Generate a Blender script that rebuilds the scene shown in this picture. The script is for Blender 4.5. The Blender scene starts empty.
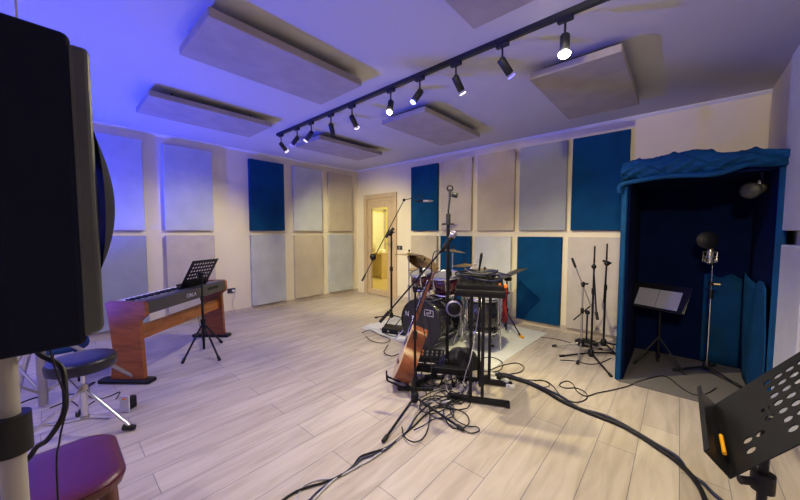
import bpy, math, random
from mathutils import Vector, Matrix
random.seed(4)
S = bpy.context.scene
COL = S.collection
V = Vector
# ------------------------------------------------------------------ camera
PITCH = math.radians(3.278); YAW = math.radians(41.676); FPX = 314.3
CAM = V((0, 0, 1.35))
cd = bpy.data.cameras.new('camera'); cam = bpy.data.objects.new('camera', cd); COL.objects.link(cam)
cam.location = CAM; cam.rotation_euler = (math.pi/2 - PITCH, 0, YAW)
cd.sensor_width = 36; cd.lens = 36*FPX/800; cd.clip_start = 0.02
S.camera = cam
S.view_settings.view_transform = 'Standard'; S.view_settings.look = 'None'
S.view_settings.gamma = 1; S.view_settings.use_curve_mapping = False
S.view_settings.exposure = 0.3
w = bpy.data.worlds.new('world'); S.world = w; w.use_nodes = True
w.node_tree.nodes['Background'].inputs[0].default_value = (0.6, 0.65, 1, 1)
w.node_tree.nodes['Background'].inputs[1].default_value = 0.05
# ------------------------------------------------------------------ lamps out of frame
def lamp(name, kind, loc, energy, col, aim=None, size=0.1, spot=100, blend=0.6, parent=None):
    d = bpy.data.lights.new(name, kind); d.energy = energy; d.color = col
    if kind == 'AREA': d.size = size
    else: d.shadow_soft_size = size
    if kind == 'SPOT': d.spot_size = math.radians(spot); d.spot_blend = blend
    o = bpy.data.objects.new(name, d); COL.objects.link(o); o.location = loc
    if aim is not None:
        o.rotation_euler = (V(aim)-V(loc)).to_track_quat('-Z', 'Y').to_euler()
    if parent:
        o.parent = parent
    return o
WARM = (1.0, 0.87, 0.43); NEUT = (1.0, 0.90, 0.80); BLUE = (0.02, 0.05, 1.0)
# blue LED flood standing left of the frame, throwing up at the ceiling
lamp('blue_uplight', 'SPOT', (-4.6, -1.1, 0.15), 800, BLUE, (-4.0, -0.5, 2.7), 0.05, 124, 0.5)
lamp('blue_floor_fill', 'SPOT', (-4.6, -1.8, 1.9), 42, (0.2, 0.22, 1.0), (-2.6, 0.6, 0.2), 0.15, 110, 0.8)  # added blue fill, tints the near floor; no such fixture in the room
# unseen fill lamps added behind the camera to brighten the room
for i, (x, y, e) in enumerate([(-3.7, -1.3, 26), (-1.9, -1.5, 60)]):
    lamp('rear_fill', 'SPOT', (x, y, 2.62), e, (1, .86, .62), (x, y+0.25, 0), 0.09, 160, 0.8)

lamp('rear_wall_fill', 'SPOT', (0.25, -1.2, 2.55), 230, (1, .82, .45), (-0.25, 4.5, 2.25), 0.06, 66, 0.8)  # added fill lamp, lifts the dim right end of the back wall
lamp('rear_floor_fill', 'SPOT', (0.1, -0.6, 2.6), 70, (1, .88, .74), (0.0, 1.9, 0.0), 0.08, 75, 0.9)  # added fill lamp for the floor and right side, no real fixture
# ------------------------------------------------------------------ materials
def mat(name, col, rough=0.6, metal=0.0, noise=0.0, nscale=20, col2=None, bump=0.0, bscale=200, emit=None, estr=1, stretch=None, spec=0.5, sheen=0.0, trans=0, alpha=1, coat=0):
    m = bpy.data.materials.new(name); m.use_nodes = True
    nt = m.node_tree; b = nt.nodes['Principled BSDF']
    b.inputs['Base Color'].default_value = (*col, 1); b.inputs['Roughness'].default_value = rough
    b.inputs['Metallic'].default_value = metal; b.inputs['Specular IOR Level'].default_value = spec
    b.inputs['Transmission Weight'].default_value = trans; b.inputs['Coat Weight'].default_value = coat
    if sheen: b.inputs['Sheen Weight'].default_value = sheen
    tc = nt.nodes.new('ShaderNodeTexCoord'); mp = nt.nodes.new('ShaderNodeMapping')
    nt.links.new(tc.outputs['Object'], mp.inputs['Vector'])
    if stretch: mp.inputs['Scale'].default_value = stretch
    if noise or col2:
        n = nt.nodes.new('ShaderNodeTexNoise'); n.inputs['Scale'].default_value = nscale; n.inputs['Detail'].default_value = 5
        nt.links.new(mp.outputs['Vector'], n.inputs['Vector'])
        r = nt.nodes.new('ShaderNodeValToRGB'); nt.links.new(n.outputs['Fac'], r.inputs['Fac'])
        a = col2 if col2 else tuple(c*(1-noise) for c in col)
        c2 = col if col2 else tuple(min(1, c*(1+noise)) for c in col)
        r.color_ramp.elements[0].position = 0.3; r.color_ramp.elements[1].position = 0.7
        r.color_ramp.elements[0].color = (*a, 1); r.color_ramp.elements[1].color = (*c2, 1)
        nt.links.new(r.outputs['Color'], b.inputs['Base Color'])
    if bump:
        n2 = nt.nodes.new('ShaderNodeTexNoise'); n2.inputs['Scale'].default_value = bscale
        nt.links.new(mp.outputs['Vector'], n2.inputs['Vector'])
        bp = nt.nodes.new('ShaderNodeBump'); bp.inputs['Strength'].default_value = bump; bp.inputs['Distance'].default_value = 0.01
        nt.links.new(n2.outputs['Fac'], bp.inputs['Height']); nt.links.new(bp.outputs['Normal'], b.inputs['Normal'])
    if emit:
        b.inputs['Emission Color'].default_value = (*emit, 1); b.inputs['Emission Strength'].default_value = estr
    return m

def floor_mat():
    m = bpy.data.materials.new('wood_look_tiles'); m.use_nodes = True
    nt = m.node_tree; b = nt.nodes['Principled BSDF']; N = nt.nodes.new; L = nt.links.new
    tc = N('ShaderNodeTexCoord'); mp = N('ShaderNodeMapping')
    mp.inputs['Rotation'].default_value = (0, 0, math.pi/2); mp.inputs['Location'].default_value = (0.30, 0.55, 0)
    L(tc.outputs['Object'], mp.inputs['Vector'])
    br = N('ShaderNodeTexBrick'); L(mp.outputs['Vector'], br.inputs['Vector'])
    br.inputs['Scale'].default_value = 1; br.inputs['Brick Width'].default_value = 1.2; br.inputs['Row Height'].default_value = 0.2
    br.inputs['Mortar Size'].default_value = 0.0022; br.offset = 0.35; br.offset_frequency = 2; br.inputs['Mortar Smooth'].default_value = 0.2
    br.inputs['Color1'].default_value = (0.47, 0.41, 0.37, 1); br.inputs['Color2'].default_value = (0.55, 0.49, 0.44, 1)
    br.inputs['Mortar'].default_value = (0.20, 0.19, 0.22, 1)
    n = N('ShaderNodeTexNoise'); mp2 = N('ShaderNodeMapping'); mp2.inputs['Scale'].default_value = (8, 1.0, 1)
    L(tc.outputs['Object'], mp2.inputs['Vector']); L(mp2.outputs['Vector'], n.inputs['Vector'])
    n.inputs['Scale'].default_value = 2.2; n.inputs['Detail'].default_value = 8; n.inputs['Distortion'].default_value = 0.6
    r = N('ShaderNodeValToRGB'); r.color_ramp.elements[0].position = 0.30; r.color_ramp.elements[1].position = 0.62
    r.color_ramp.elements[0].color = (0.70, 0.67, 0.64, 1); r.color_ramp.elements[1].color = (1, 1, 1, 1)
    L(n.outputs['Fac'], r.inputs['Fac'])
    mx = N('ShaderNodeMix'); mx.data_type = 'RGBA'; mx.blend_type = 'MULTIPLY'; mx.inputs[0].default_value = 0.8
    L(br.outputs['Color'], mx.inputs[6]); L(r.outputs['Color'], mx.inputs[7]); L(mx.outputs[2], b.inputs['Base Color'])
    b.inputs['Roughness'].default_value = 0.42; b.inputs['Specular IOR Level'].default_value = 0.35
    bp = N('ShaderNodeBump'); bp.inputs['Strength'].default_value = 0.25; bp.inputs['Distance'].default_value = 0.002; bp.invert = True
    L(br.outputs['Fac'], bp.inputs['Height']); L(bp.outputs['Normal'], b.inputs['Normal'])
    return m

M = {}
M['wall'] = mat('wall_paint', (0.79, 0.72, 0.57), 0.8, noise=0.02, nscale=3)
M['ceil'] = mat('ceiling_paint', (0.53, 0.53, 0.53), 0.9)
M['floor'] = floor_mat()
M['base'] = mat('skirting_tile', (0.55, 0.48, 0.42), 0.5, noise=0.1, nscale=8)
M['cornice'] = mat('cornice', (0.75, 0.76, 0.82), 0.6)
M['pgrey'] = mat('light_grey_velvet', (0.46, 0.49, 0.54), 0.9, noise=0.10, nscale=4, bump=0.15, bscale=60, sheen=0.3)
M['pgrey2'] = mat('mid_grey_velvet', (0.31, 0.33, 0.38), 0.9, noise=0.08, nscale=4, bump=0.15, bscale=60, sheen=0.3)
M['pwhite'] = mat('pale_grey_velvet', (0.58, 0.60, 0.62), 0.9, noise=0.08, nscale=5, bump=0.15, bscale=60)
M['pbeige'] = mat('beige_velvet', (0.50, 0.44, 0.35), 0.9, noise=0.08, nscale=4, bump=0.15, bscale=60, sheen=0.2)
M['ptaupe'] = mat('taupe_fabric', (0.52, 0.47, 0.43), 0.9, noise=0.09, nscale=5, bump=0.15, bscale=60)
M['pblue'] = mat('petrol_blue_velvet', (0.001, 0.048, 0.150), 0.85, spec=.15, noise=0.18, nscale=4, bump=0.15, bscale=60)
M['cpanel'] = mat('ceiling_panel_fabric', (0.36, 0.33, 0.29), 0.9, noise=0.1, nscale=5, bump=0.2, bscale=90)
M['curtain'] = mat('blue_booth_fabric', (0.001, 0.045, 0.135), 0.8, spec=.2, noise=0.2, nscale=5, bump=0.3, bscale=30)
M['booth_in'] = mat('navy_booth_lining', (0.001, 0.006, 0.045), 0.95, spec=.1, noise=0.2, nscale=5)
M['carpet'] = mat('grey_carpet', (0.13, 0.12, 0.12), 0.95, noise=0.2, nscale=150, bump=0.3, bscale=300)
M['black'] = mat('black_plastic', (0.006, 0.006, 0.009), 0.5, spec=.3)
M['blackm'] = mat('black_metal', (0.007, 0.007, 0.011), 0.42, 0.2, spec=.35)
M['track'] = mat('track_black', (0.01, 0.013, 0.02), 0.5)
M['rubber'] = mat('rubber', (0.012, 0.012, 0.012), 0.8)
M['chrome'] = mat('chrome', (0.72, 0.72, 0.74), 0.18, 1.0)
M['alum'] = mat('grey_aluminium', (0.42, 0.40, 0.38), 0.4, 0.7)
M['greypole'] = mat('grey_painted_pole', (0.30, 0.28, 0.26), 0.5)
M['spk'] = mat('speaker_case', (0.002, 0.003, 0.012), 0.75, spec=.15, bump=0.2, bscale=400)  # navy tint paints the blue light's reflection into the black case
M['spkside'] = mat('speaker_trim', (0.030, 0.032, 0.036), 0.5, noise=0.15, nscale=10)
M['mahog'] = mat('stained_wood', (0.29, 0.085, 0.022), 0.38, noise=0.3, nscale=5, stretch=(1, 1, 6))
M['beam'] = mat('stained_beam_wood', (0.36, 0.12, 0.03), 0.38, noise=0.3, nscale=5, stretch=(1, 1, 6))
M['pianob'] = mat('piano_dark_case', (0.045, 0.045, 0.052), 0.35)
M['white'] = mat('white_plastic', (0.8, 0.8, 0.8), 0.4)
M['key'] = mat('ivory_key', (0.8, 0.78, 0.74), 0.3)
M['vinyl'] = mat('dark_vinyl', (0.008, 0.008, 0.015), 0.35, bump=0.1, bscale=100)
M['purple'] = mat('burgundy_upholstery', (0.075, 0.007, 0.042), 0.40, noise=0.15, nscale=6)
M['chairwood'] = mat('dark_red_wood', (0.10, 0.028, 0.014), 0.4, noise=0.25, nscale=10)
M['spruce'] = mat('pale_spruce', (0.62, 0.47, 0.28), 0.4, noise=0.08, nscale=20, stretch=(8, 8, 1))
M['guitar'] = mat('mahogany_side', (0.22, 0.062, 0.02), 0.3, noise=0.2, nscale=12)
M['neck'] = mat('guitar_neck', (0.13, 0.035, 0.02), 0.4)
M['brass'] = mat('cymbal_bronze', (0.55, 0.40, 0.16), 0.33, 0.85, noise=0.12, nscale=30)
M['drumhead'] = mat('black_drumhead', (0.022, 0.022, 0.026), 0.35)
M['drumskin'] = mat('white_drumhead', (0.32, 0.32, 0.34), 0.5)
M['shell'] = mat('dark_red_shell', (0.07, 0.008, 0.012), 0.2, coat=0.6)
M['shellb'] = mat('black_shell', (0.015, 0.015, 0.02), 0.2, coat=0.6)
M['rug'] = mat('pale_grey_mat', (0.60, 0.62, 0.64), 0.85, noise=0.05, nscale=6)
M['paper'] = mat('paper', (0.62, 0.62, 0.68), 0.7)
M['sheet'] = mat('sheet_music_paper', (0.30, 0.31, 0.44), 0.6)  # white paper, with the dim bluish booth light put into its colour
M['red'] = mat('red_cloth', (0.28, 0.008, 0.010), 0.8, noise=0.2, nscale=25)
M['yellow'] = mat('yellow_pencil', (0.9, 0.42, 0.01), 0.4)
M['orange'] = mat('orange_plastic', (0.85, 0.20, 0.02), 0.4)
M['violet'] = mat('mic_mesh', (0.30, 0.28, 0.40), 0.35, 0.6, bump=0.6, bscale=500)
M['doorwood'] = mat('pale_door_wood', (0.56, 0.43, 0.28), 0.5, noise=0.10, nscale=6, stretch=(6, 6, 1))
M['corr'] = mat('corridor_yellow_paint', (0.80, 0.74, 0.34), 0.8)
M['corrfloor'] = mat('corridor_floor', (0.42, 0.32, 0.17), 0.5)
M['cablewhite'] = mat('white_cable', (0.42, 0.40, 0.48), 0.5)
M['cableblue'] = mat('blue_cable', (0.010, 0.013, 0.06), 0.5)
M['bluefab'] = mat('blue_stool_fabric', (0.01, 0.06, 0.18), 0.8)
M['gold'] = mat('gold_metal', (0.6, 0.45, 0.2), 0.3, 0.9)
M['silver'] = mat('silver_metal', (0.6, 0.58, 0.55), 0.3, 0.9)
g = bpy.data.materials.new('door_glass'); g.use_nodes = True
gb = g.node_tree.nodes['Principled BSDF']; gb.inputs['Transmission Weight'].default_value = 1; gb.inputs['Roughness'].default_value = 0.03
gb.inputs['IOR'].default_value = 1.1; gb.inputs['Base Color'].default_value = (1, 0.99, 0.95, 1); M['glass'] = g
M['lens_w'] = mat('lamp_lens_lit_warm', (1, 1, 1), 0.5, emit=(1, 0.86, 0.62), estr=30)
M['lens_b'] = mat('lamp_lens_lit_blue', (1, 1, 1), 0.5, emit=(0.16, 0.2, 1), estr=6)
M['rim_w'] = mat('lamp_rim_lit_white', (1, 1, 1), 0.5, emit=(1, 0.9, 0.75), estr=2.2)
M['rim_b'] = mat('lamp_rim_lit_blue', (1, 1, 1), 0.5, emit=(0.06, 0.07, 1), estr=2.0)

# ------------------------------------------------------------------ geometry helpers
def frame(d):
    d = d.normalized(); a = V((0, 0, 1)) if abs(d.z) < 0.95 else V((1, 0, 0))
    u = d.cross(a).normalized(); return u, d.cross(u).normalized()
class MB:
    def __init__(s): s.v = []; s.f = []; s.sm = []
    def add(s, vs, fs, smooth=False):
        o = len(s.v); s.v += [V(p) for p in vs]
        for f in fs: s.f.append([i+o for i in f]); s.sm.append(smooth)
        return s
    def box(s, c, d, rz=0, rot=None, bev=0.0):
        R = rot if rot is not None else Matrix.Rotation(rz, 3, 'Z')
        hx, hy, hz = [k/2 for k in d]; c = V(c)
        if bev <= 0:
            vs = [c+R@V((x*hx, y*hy, z*hz)) for x in (-1, 1) for y in (-1, 1) for z in (-1, 1)]
            return s.add(vs, [(0, 1, 3, 2), (4, 6, 7, 5), (0, 4, 5, 1), (2, 3, 7, 6), (0, 2, 6, 4), (1, 5, 7, 3)])
        b = min(bev, hx*.9, hy*.9, hz*.9)   # box with chamfered vertical edges and top/bottom
        def ring(ix, z):
            X, Y = hx-ix, hy-ix
            return [c+R@V(p) for p in ((-X+b, -Y, z), (X-b, -Y, z), (X, -Y+b, z), (X, Y-b, z), (X-b, Y, z), (-X+b, Y, z), (-X, Y-b, z), (-X, -Y+b, z))]
        vs = ring(b*.6, -hz)+ring(0, -hz+b*.6)+ring(0, hz-b*.6)+ring(b*.6, hz)
        fs = [tuple(range(7, -1, -1)), tuple(range(24, 32))]
        for k in range(3):
            for i in range(8): fs.append((k*8+i, k*8+(i+1) % 8, (k+1)*8+(i+1) % 8, (k+1)*8+i))
        return s.add(vs, fs)
    def cyl(s, a, b, r, r2=None, n=12, cap=True):
        a, b = V(a), V(b); r2 = r if r2 is None else r2; u, w_ = frame(b-a)
        vs = [p+(u*math.cos(t)+w_*math.sin(t))*rr for p, rr in ((a, r), (b, r2)) for t in [2*math.pi*i/n for i in range(n)]]
        s.add(vs, [(i, (i+1) % n, n+(i+1) % n, n+i) for i in range(n)], True)
        if cap: s.add(vs, [tuple(range(n-1, -1, -1)), tuple(range(n, 2*n))])
        return s
    def rev(s, a, d, prof, n=20):       # lathe about axis d from a: prof = [(t, r)...]
        a, d = V(a), V(d).normalized(); u, w_ = frame(d); vs = []
        for t, r in prof:
            for i in range(n):
                q = 2*math.pi*i/n; vs.append(a+d*t+(u*math.cos(q)+w_*math.sin(q))*max(r, 1e-5))
        fs = []
        for k in range(len(prof)-1):
            for i in range(n): fs.append((k*n+i, k*n+(i+1) % n, (k+1)*n+(i+1) % n, (k+1)*n+i))
        return s.add(vs, fs, True)
    def ball(s, c, r, n=14, sc=(1, 1, 1)):
        vs = []; m = n//2
        for k in range(m+1):
            p = math.pi*k/m
            for i in range(n):
                q = 2*math.pi*i/n
                vs.append(V(c)+V((r*sc[0]*math.sin(p)*math.cos(q), r*sc[1]*math.sin(p)*math.sin(q), r*sc[2]*math.cos(p))))
        return s.add(vs, [(k*n+i, (k+1)*n+i, (k+1)*n+(i+1) % n, k*n+(i+1) % n) for k in range(m) for i in range(n)], True)
    def tube(s, pts, r, n=8, closed=False, smooth_pts=0):
        pts = [V(p) for p in pts]
        if smooth_pts: pts = spline(pts, smooth_pts, closed)
        m = len(pts); vs = []; pu = None
        for i, p in enumerate(pts):
            d = (pts[(i+1) % m]-pts[i-1]) if (closed or 0 < i < m-1) else (pts[1]-p if i == 0 else p-pts[-2])
            if d.length < 1e-9: d = V((0, 0, 1))
            d.normalize()
            u = frame(d)[0] if pu is None else (pu-d*pu.dot(d)).normalized()
            pu = u; x = d.cross(u)
            vs += [p+(u*math.cos(2*math.pi*k/n)+x*math.sin(2*math.pi*k/n))*r for k in range(n)]
        fs = [(i*n+k, i*n+(k+1) % n, ((i+1) % m)*n+(k+1) % n, ((i+1) % m)*n+k) for i in range(m if closed else m-1) for k in range(n)]
        s.add(vs, fs, True)
        if not closed: s.add(vs[:n]+vs[-n:], [tuple(range(n-1, -1, -1)), tuple(range(n, 2*n))])
        return s
    def prism(s, poly, off):            # polygon (3D points) pushed along off
        n = len(poly); poly = [V(p) for p in poly]; off = V(off)
        return s.add(poly+[p+off for p in poly], [tuple(range(n-1, -1, -1)), tuple(range(n, 2*n))]+[(i, (i+1) % n, n+(i+1) % n, n+i) for i in range(n)])
    def build(s, name, m, parent=None, fix=True):
        me = bpy.data.meshes.new(name)
        o = bpy.data.objects.new(name, me); COL.objects.link(o)
        org = V((0, 0, 0))
        if parent is None:
            xs = [p.x for p in s.v]; ys = [p.y for p in s.v]; zs = [p.z for p in s.v]
            org = V(((min(xs)+max(xs))/2, (min(ys)+max(ys))/2, min(zs)))
            o.location = org
        else:
            q = parent
            while q is not None: org = org+q.location; q = q.parent
            o.parent = parent
        me.from_pydata([p-org for p in s.v], [], s.f)
        me.polygons.foreach_set('use_smooth', s.sm)
        if fix:
            import bmesh
            bm = bmesh.new(); bm.from_mesh(me); bmesh.ops.recalc_face_normals(bm, faces=bm.faces); bm.to_mesh(me); bm.free()
        me.materials.append(M[m]); me.update()
        return o
def spline(p, k, closed=False):
    out = []; n = len(p)
    for i in range(n if closed else n-1):
        a, b, c, d = (p[(i-1) % n], p[i], p[(i+1) % n], p[(i+2) % n]) if closed else (p[max(i-1, 0)], p[i], p[i+1], p[min(i+2, n-1)])
        for j in range(k):
            t = j/k
            out.append(0.5*((2*b)+(c-a)*t+(2*a-5*b+4*c-d)*t*t+(3*b-a-3*c+d)*t**3))
    if not closed: out.append(p[-1])
    return out
def tag(o, label, cat, group=None):
    o['label'] = label; o['category'] = cat
    if group: o['group'] = group
    return o
def thing(name, loc, label, cat, group=None):
    o = bpy.data.objects.new(name, None); COL.objects.link(o); o.location = loc; o.empty_display_size = 0.1
    return tag(o, label, cat, group)
def struct(o): o['kind'] = 'structure'; return o
def text(s, name, size, m, mtx, parent, depth=0.001):
    c = bpy.data.curves.new(name, 'FONT'); c.body = s; c.size = size; c.extrude = depth; c.align_x = 'CENTER'; c.align_y = 'CENTER'
    t = bpy.data.objects.new('tmp', c); COL.objects.link(t)
    dg = bpy.context.evaluated_depsgraph_get(); me = bpy.data.meshes.new_from_object(t.evaluated_get(dg))
    bpy.data.objects.remove(t); me.materials.clear(); me.materials.append(M[m])
    me.transform(mtx); o = bpy.data.objects.new(name, me); COL.objects.link(o)
    org = V((0, 0, 0)); q = parent
    while q is not None: org = org+q.location; q = q.parent
    me.transform(Matrix.Translation(-org)); o.parent = parent
    return o
# floor point seen at a photo pixel (used to trace where cables lie on the floor)
_f = V((-math.sin(YAW)*math.cos(PITCH), math.cos(YAW)*math.cos(PITCH), -math.sin(PITCH)))
_r = V((math.cos(YAW), math.sin(YAW), 0)); _u = _r.cross(_f)
def fl(px, py, z=0.0):
    d = _r*(px-400)-_u*(py-250)+_f*FPX
    return CAM+d*((z-CAM.z)/d.z)

# ------------------------------------------------------------------ room shell
XL, XR, YB, YF, H = -5.404, 0.60, 4.636, -3.0, 2.70
struct(MB().box(((XL+XR)/2, (YB+YF)/2, -0.05), (XR-XL+.2, YB-YF+.2, 0.1)).build('floor', 'floor'))
struct(MB().box(((XL+XR)/2, (YB+YF)/2, H+0.05), (XR-XL+.2, YB-YF+.2, 0.1)).build('ceiling', 'ceil'))
struct(MB().box((XL-0.05, (YB+YF)/2, H/2), (0.1, YB-YF+.2, H)).build('wall_left', 'wall'))
struct(MB().box((XR+0.05, (YB+YF)/2, H/2), (0.1, YB-YF+.2, H)).build('wall_right', 'wall'))
struct(MB().box(((XL+XR)/2, YF-0.05, H/2), (XR-XL, 0.1, H)).build('wall_front', 'wall'))
DX0, DX1, DZ = -5.12, -4.24, 2.06
wb = MB()
wb.box(((XL+DX0)/2, YB+0.05, H/2), (DX0-XL, 0.1, H))
wb.box(((DX1+XR)/2, YB+0.05, H/2), (XR-DX1, 0.1, H))
wb.box(((DX0+DX1)/2, YB+0.05, (DZ+H)/2), (DX1-DX0, 0.1, H-DZ))
struct(wb.build('wall_back', 'wall'))
struct(MB().box((XL+0.006, (YB+YF)/2, 0.04), (0.012, YB-YF, 0.08)).build('baseboard_left', 'base'))
struct(MB().box(((DX1+0.06+XR)/2, YB-0.006, 0.04), (XR-DX1-0.06, 0.012, 0.08)).build('baseboard_back', 'base'))
struct(MB().prism([(XL, YF, H), (XL+0.03, YF, H), (XL+0.03, YF, H-0.012), (XL, YF, H-0.035)], (0, YB-YF, 0)).build('trim_1', 'cornice'))
struct(MB().prism([(XL, YB, H), (XL, YB-0.03, H), (XL, YB-0.03, H-0.012), (XL, YB, H-0.035)], (XR-XL, 0, 0)).build('trim_2', 'cornice'))
# door
dr = bpy.data.objects.new('door_1', None); COL.objects.link(dr); dr.location = ((DX0+DX1)/2, YB, 0); struct(dr)
fr = MB()
for x in (DX0, DX1): fr.box((x+(0.035 if x == DX0 else -0.035), YB+0.052, (DZ-.07)/2), (0.07, 0.10, DZ-.07))
fr.box(((DX0+DX1)/2, YB+0.052, DZ-0.035), (DX1-DX0, 0.10, 0.07))
for x in (DX0-0.02, DX1+0.02): fr.box((x+(.025 if x < -4.7 else -.025), YB-0.015, (DZ-.01)/2), (0.09, 0.028, DZ-.01))
fr.box(((DX0+DX1)/2, YB-0.015, DZ+0.035), (DX1-DX0+0.08, 0.03, 0.088))
fr.build('door_frame', 'doorwood', dr)
a, b = DX0+0.07, DX1-0.07; y = YB+0.03
lf = MB(); gx0, gx1, gz0, gz1 = a+0.08, b-0.17, 0.13, 1.86
lf.box(((a+gx0)/2, y, DZ/2-.03), (gx0-a, .04, DZ-.08)); lf.box(((b+gx1)/2, y, DZ/2-.03), (b-gx1, .04, DZ-.08))
lf.box(((gx0+gx1)/2, y, (gz1+DZ-.07)/2), (gx1-gx0, .04, DZ-.07-gz1)); lf.box(((gx0+gx1)/2, y, gz0/2+.005), (gx1-gx0, .04, gz0-.01))
lf.build('door_leaf', 'doorwood', dr)
MB().box(((gx0+gx1)/2, y, (gz0+gz1)/2), (gx1-gx0, .006, gz1-gz0)).build('door_glass', 'glass', dr)
hd = MB().box((b-.05, y-.027, 1.06), (.055, .014, .17)).cyl((b-.05, y-.03, 1.11), (b-.05, y-.07, 1.11), .009).cyl((b-.045, y-.07, 1.11), (b-.16, y-.07, 1.11), .009)
hd.build('door_handle', 'silver', dr)
# corridor behind the door
cx0, cx1, cy1 = -7.6, -3.9, 8.0
struct(MB().box(((cx0+cx1)/2, (YB+.1+cy1)/2, -0.05), (cx1-cx0, cy1-YB-.1, .1)).build('floor', 'corrfloor'))
cw = MB().box(((cx0+cx1)/2, cy1+.05, 1.35), (cx1-cx0, .1, 2.7)).box((cx0-.05, (YB+cy1)/2, 1.35), (.1, cy1-YB, 2.7)).box((cx1+.05, (YB+.1+cy1)/2, 1.35), (.1, cy1-YB-.1, 2.7))
cw.box(((cx0+XL-.0)/2, YB+.05, 1.35), (XL-cx0-.1, .1, 2.7))
struct(cw.build('wall_corridor', 'corr'))
struct(MB().box(((cx0+cx1)/2, (YB+.1+cy1)/2, 2.75), (cx1-cx0, cy1-YB-.1, .1)).build('ceiling', 'corr'))
lamp('corridor_lamp', 'POINT', (-5.8, 6.3, 2.3), 75, (1, .93, .6), size=0.12)
dk = thing('desk', (-6.75, 6.55, 0), 'brown desk seen through the glass door in yellow room', 'desk')
MB().box((-6.75, 6.55, .73), (.9, .5, .04)).build('desk_top', 'doorwood', dk)
MB().box((-6.75, 6.65, .36), (.86, .03, .70)).build('front_panel', 'doorwood', dk)
for x in (-7.17, -6.33): MB().box((x, 6.55, .355), (.04, .46, .71)).build('side_panel', 'doorwood', dk)
tag(MB().rev((-6.85, 6.5, .752), (0, 0, 1), [(0, 0), (0, .06), (.25, .06), (.3, .025), (.4, .025), (.4, 0)]).build('bottle', 'pbeige'), 'beige bottle on the desk beyond the door glass', 'bottle')
tag(MB().box((-6.5, 6.5, .80), (.2, .14, .09), bev=.01).build('small_box', 'white'), 'small white box on the desk beyond the door glass', 'box')

d2 = bpy.data.objects.new('door_2', None); COL.objects.link(d2); d2.location = (cx0, 7.45, 0); struct(d2)
MB().box((cx0+.02, 7.12, 1.05), (.05, .09, 2.1)).box((cx0+.02, 7.72, 1.05), (.05, .09, 2.1)).box((cx0+.02, 7.42, 2.1), (.05, .69, .09)).build('door_frame', 'base', d2)
MB().box((cx0+.01, 7.42, 1.0), (.03, .52, 2.0)).build('door_leaf', 'white', d2)
sw_ = thing('light_switch', (-4.17, YB, 1.03), 'small dark light switch plate on the wall right of the glass door', 'switch')
MB().box((-4.13, YB-.006, 1.04), (.13, .012, .08), bev=.004).build('plate', 'spkside', sw_)
MB().box((-4.13, YB-.014, 1.04), (.04, .008, .05)).build('rocker', 'greypole', sw_)
# ------------------------------------------------------------------ acoustic wall panels
PT = 0.055
def panel_left(y0, y1, z0, z1, m, label):
    tag(MB().box((XL+PT/2+.008, (y0+y1)/2, (z0+z1)/2), (PT, y1-y0, z1-z0), bev=.006).build('sound_absorber', m), label, 'acoustic panel', 'fabric acoustic panels on the walls')
def panel_back(x0, x1, z0, z1, m, label):
    tag(MB().box(((x0+x1)/2, YB-PT/2-.008, (z0+z1)/2), (x1-x0, PT, z1-z0), bev=.006).build('sound_absorber', m), label, 'acoustic panel', 'fabric acoustic panels on the walls')
def panel_right(y0, y1, z0, z1, m, label):
    tag(MB().box((XR-PT/2-.012, (y0+y1)/2, (z0+z1)/2), (PT+.01, y1-y0, z1-z0), bev=.006).build('sound_absorber', m), label, 'acoustic panel', 'fabric acoustic panels on the walls')
YL = [(.29, .885), (1.10, 1.715), (2.265, 2.875), (3.06, 3.675), (3.835, 4.445)]
for (y0, y1), m, lb in zip(YL, ['pgrey', 'pgrey', 'pblue', 'pgrey', 'pbeige'],
        ['grey upper-row panel on left wall glowing violet beside the black loudspeaker', 'grey upper-row panel with blue-lit edge above the keyboard music stand',
         'dark blue panel in the upper row of the left wall', 'light grey upper-row panel between the blue panel and the beige corner panel', 'beige upper-row panel nearest the corner on the left wall']):
    panel_left(y0, y1, 1.372, 2.56, m, lb)
for (y0, y1), m, lb in zip(YL, ['pgrey2', 'ptaupe', 'pgrey', 'pbeige', 'pgrey'],
        ['mid grey lower-row panel behind the near end of the digital piano', 'taupe lower-row panel behind the music stand at the piano',
         'light grey lower-row panel beside the wall socket, under the blue panel', 'beige lower-row panel between two light grey ones on the left wall', 'light grey lower-row panel nearest the corner by the glass door']):
    panel_left(y0, y1, 0.10, 1.30, m, lb)
for x0, x1, m, lb in [(-3.80, -3.20, 'pblue', 'blue upper-row panel right of the glass door behind the overhead microphone'), (-3.13, -2.535, 'ptaupe', 'grey-taupe upper-row panel behind the tall thin microphone stand'),
        (-2.43, -1.835, 'pbeige', 'pale beige upper-row panel above the white one on the back wall'), (-1.76, -1.14, 'pgrey2', 'blue-grey upper-row panel between the beige and the widest blue one'),
        (-1.08, -.475, 'pblue', 'blue upper-row panel nearest the blue fabric booth')]:
    panel_back(x0, x1, 1.372, 2.55, m, lb)
for x0, x1, m, lb in [(-3.80, -3.21, 'pbeige', 'beige lower-row panel behind the left cymbals'), (-3.13, -2.54, 'pblue', 'blue lower-row panel directly behind the drum kit'),
        (-2.46, -1.87, 'pwhite', 'whitish grey lower-row panel right behind the drum kit'), (-1.775, -1.18, 'pblue', 'blue lower-row panel behind the black music stand and pale mat'),
        (-1.10, -.50, 'ptaupe', 'taupe lower-row panel behind the cluster of empty microphone stands')]:
    panel_back(x0, x1, 0.075, 1.283, m, lb)
panel_right(2.86, 3.46, 1.36, 2.56, 'pgrey', 'light grey upper panel on the right wall beside the booth')
panel_right(2.86, 3.46, 0.10, 1.262, 'pgrey', 'light grey lower panel on the right wall behind the slotted music stand')
panel_right(2.10, 2.72, 1.36, 2.56, 'ptaupe', 'upper panel on the right wall next toward the camera, at picture edge')
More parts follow.
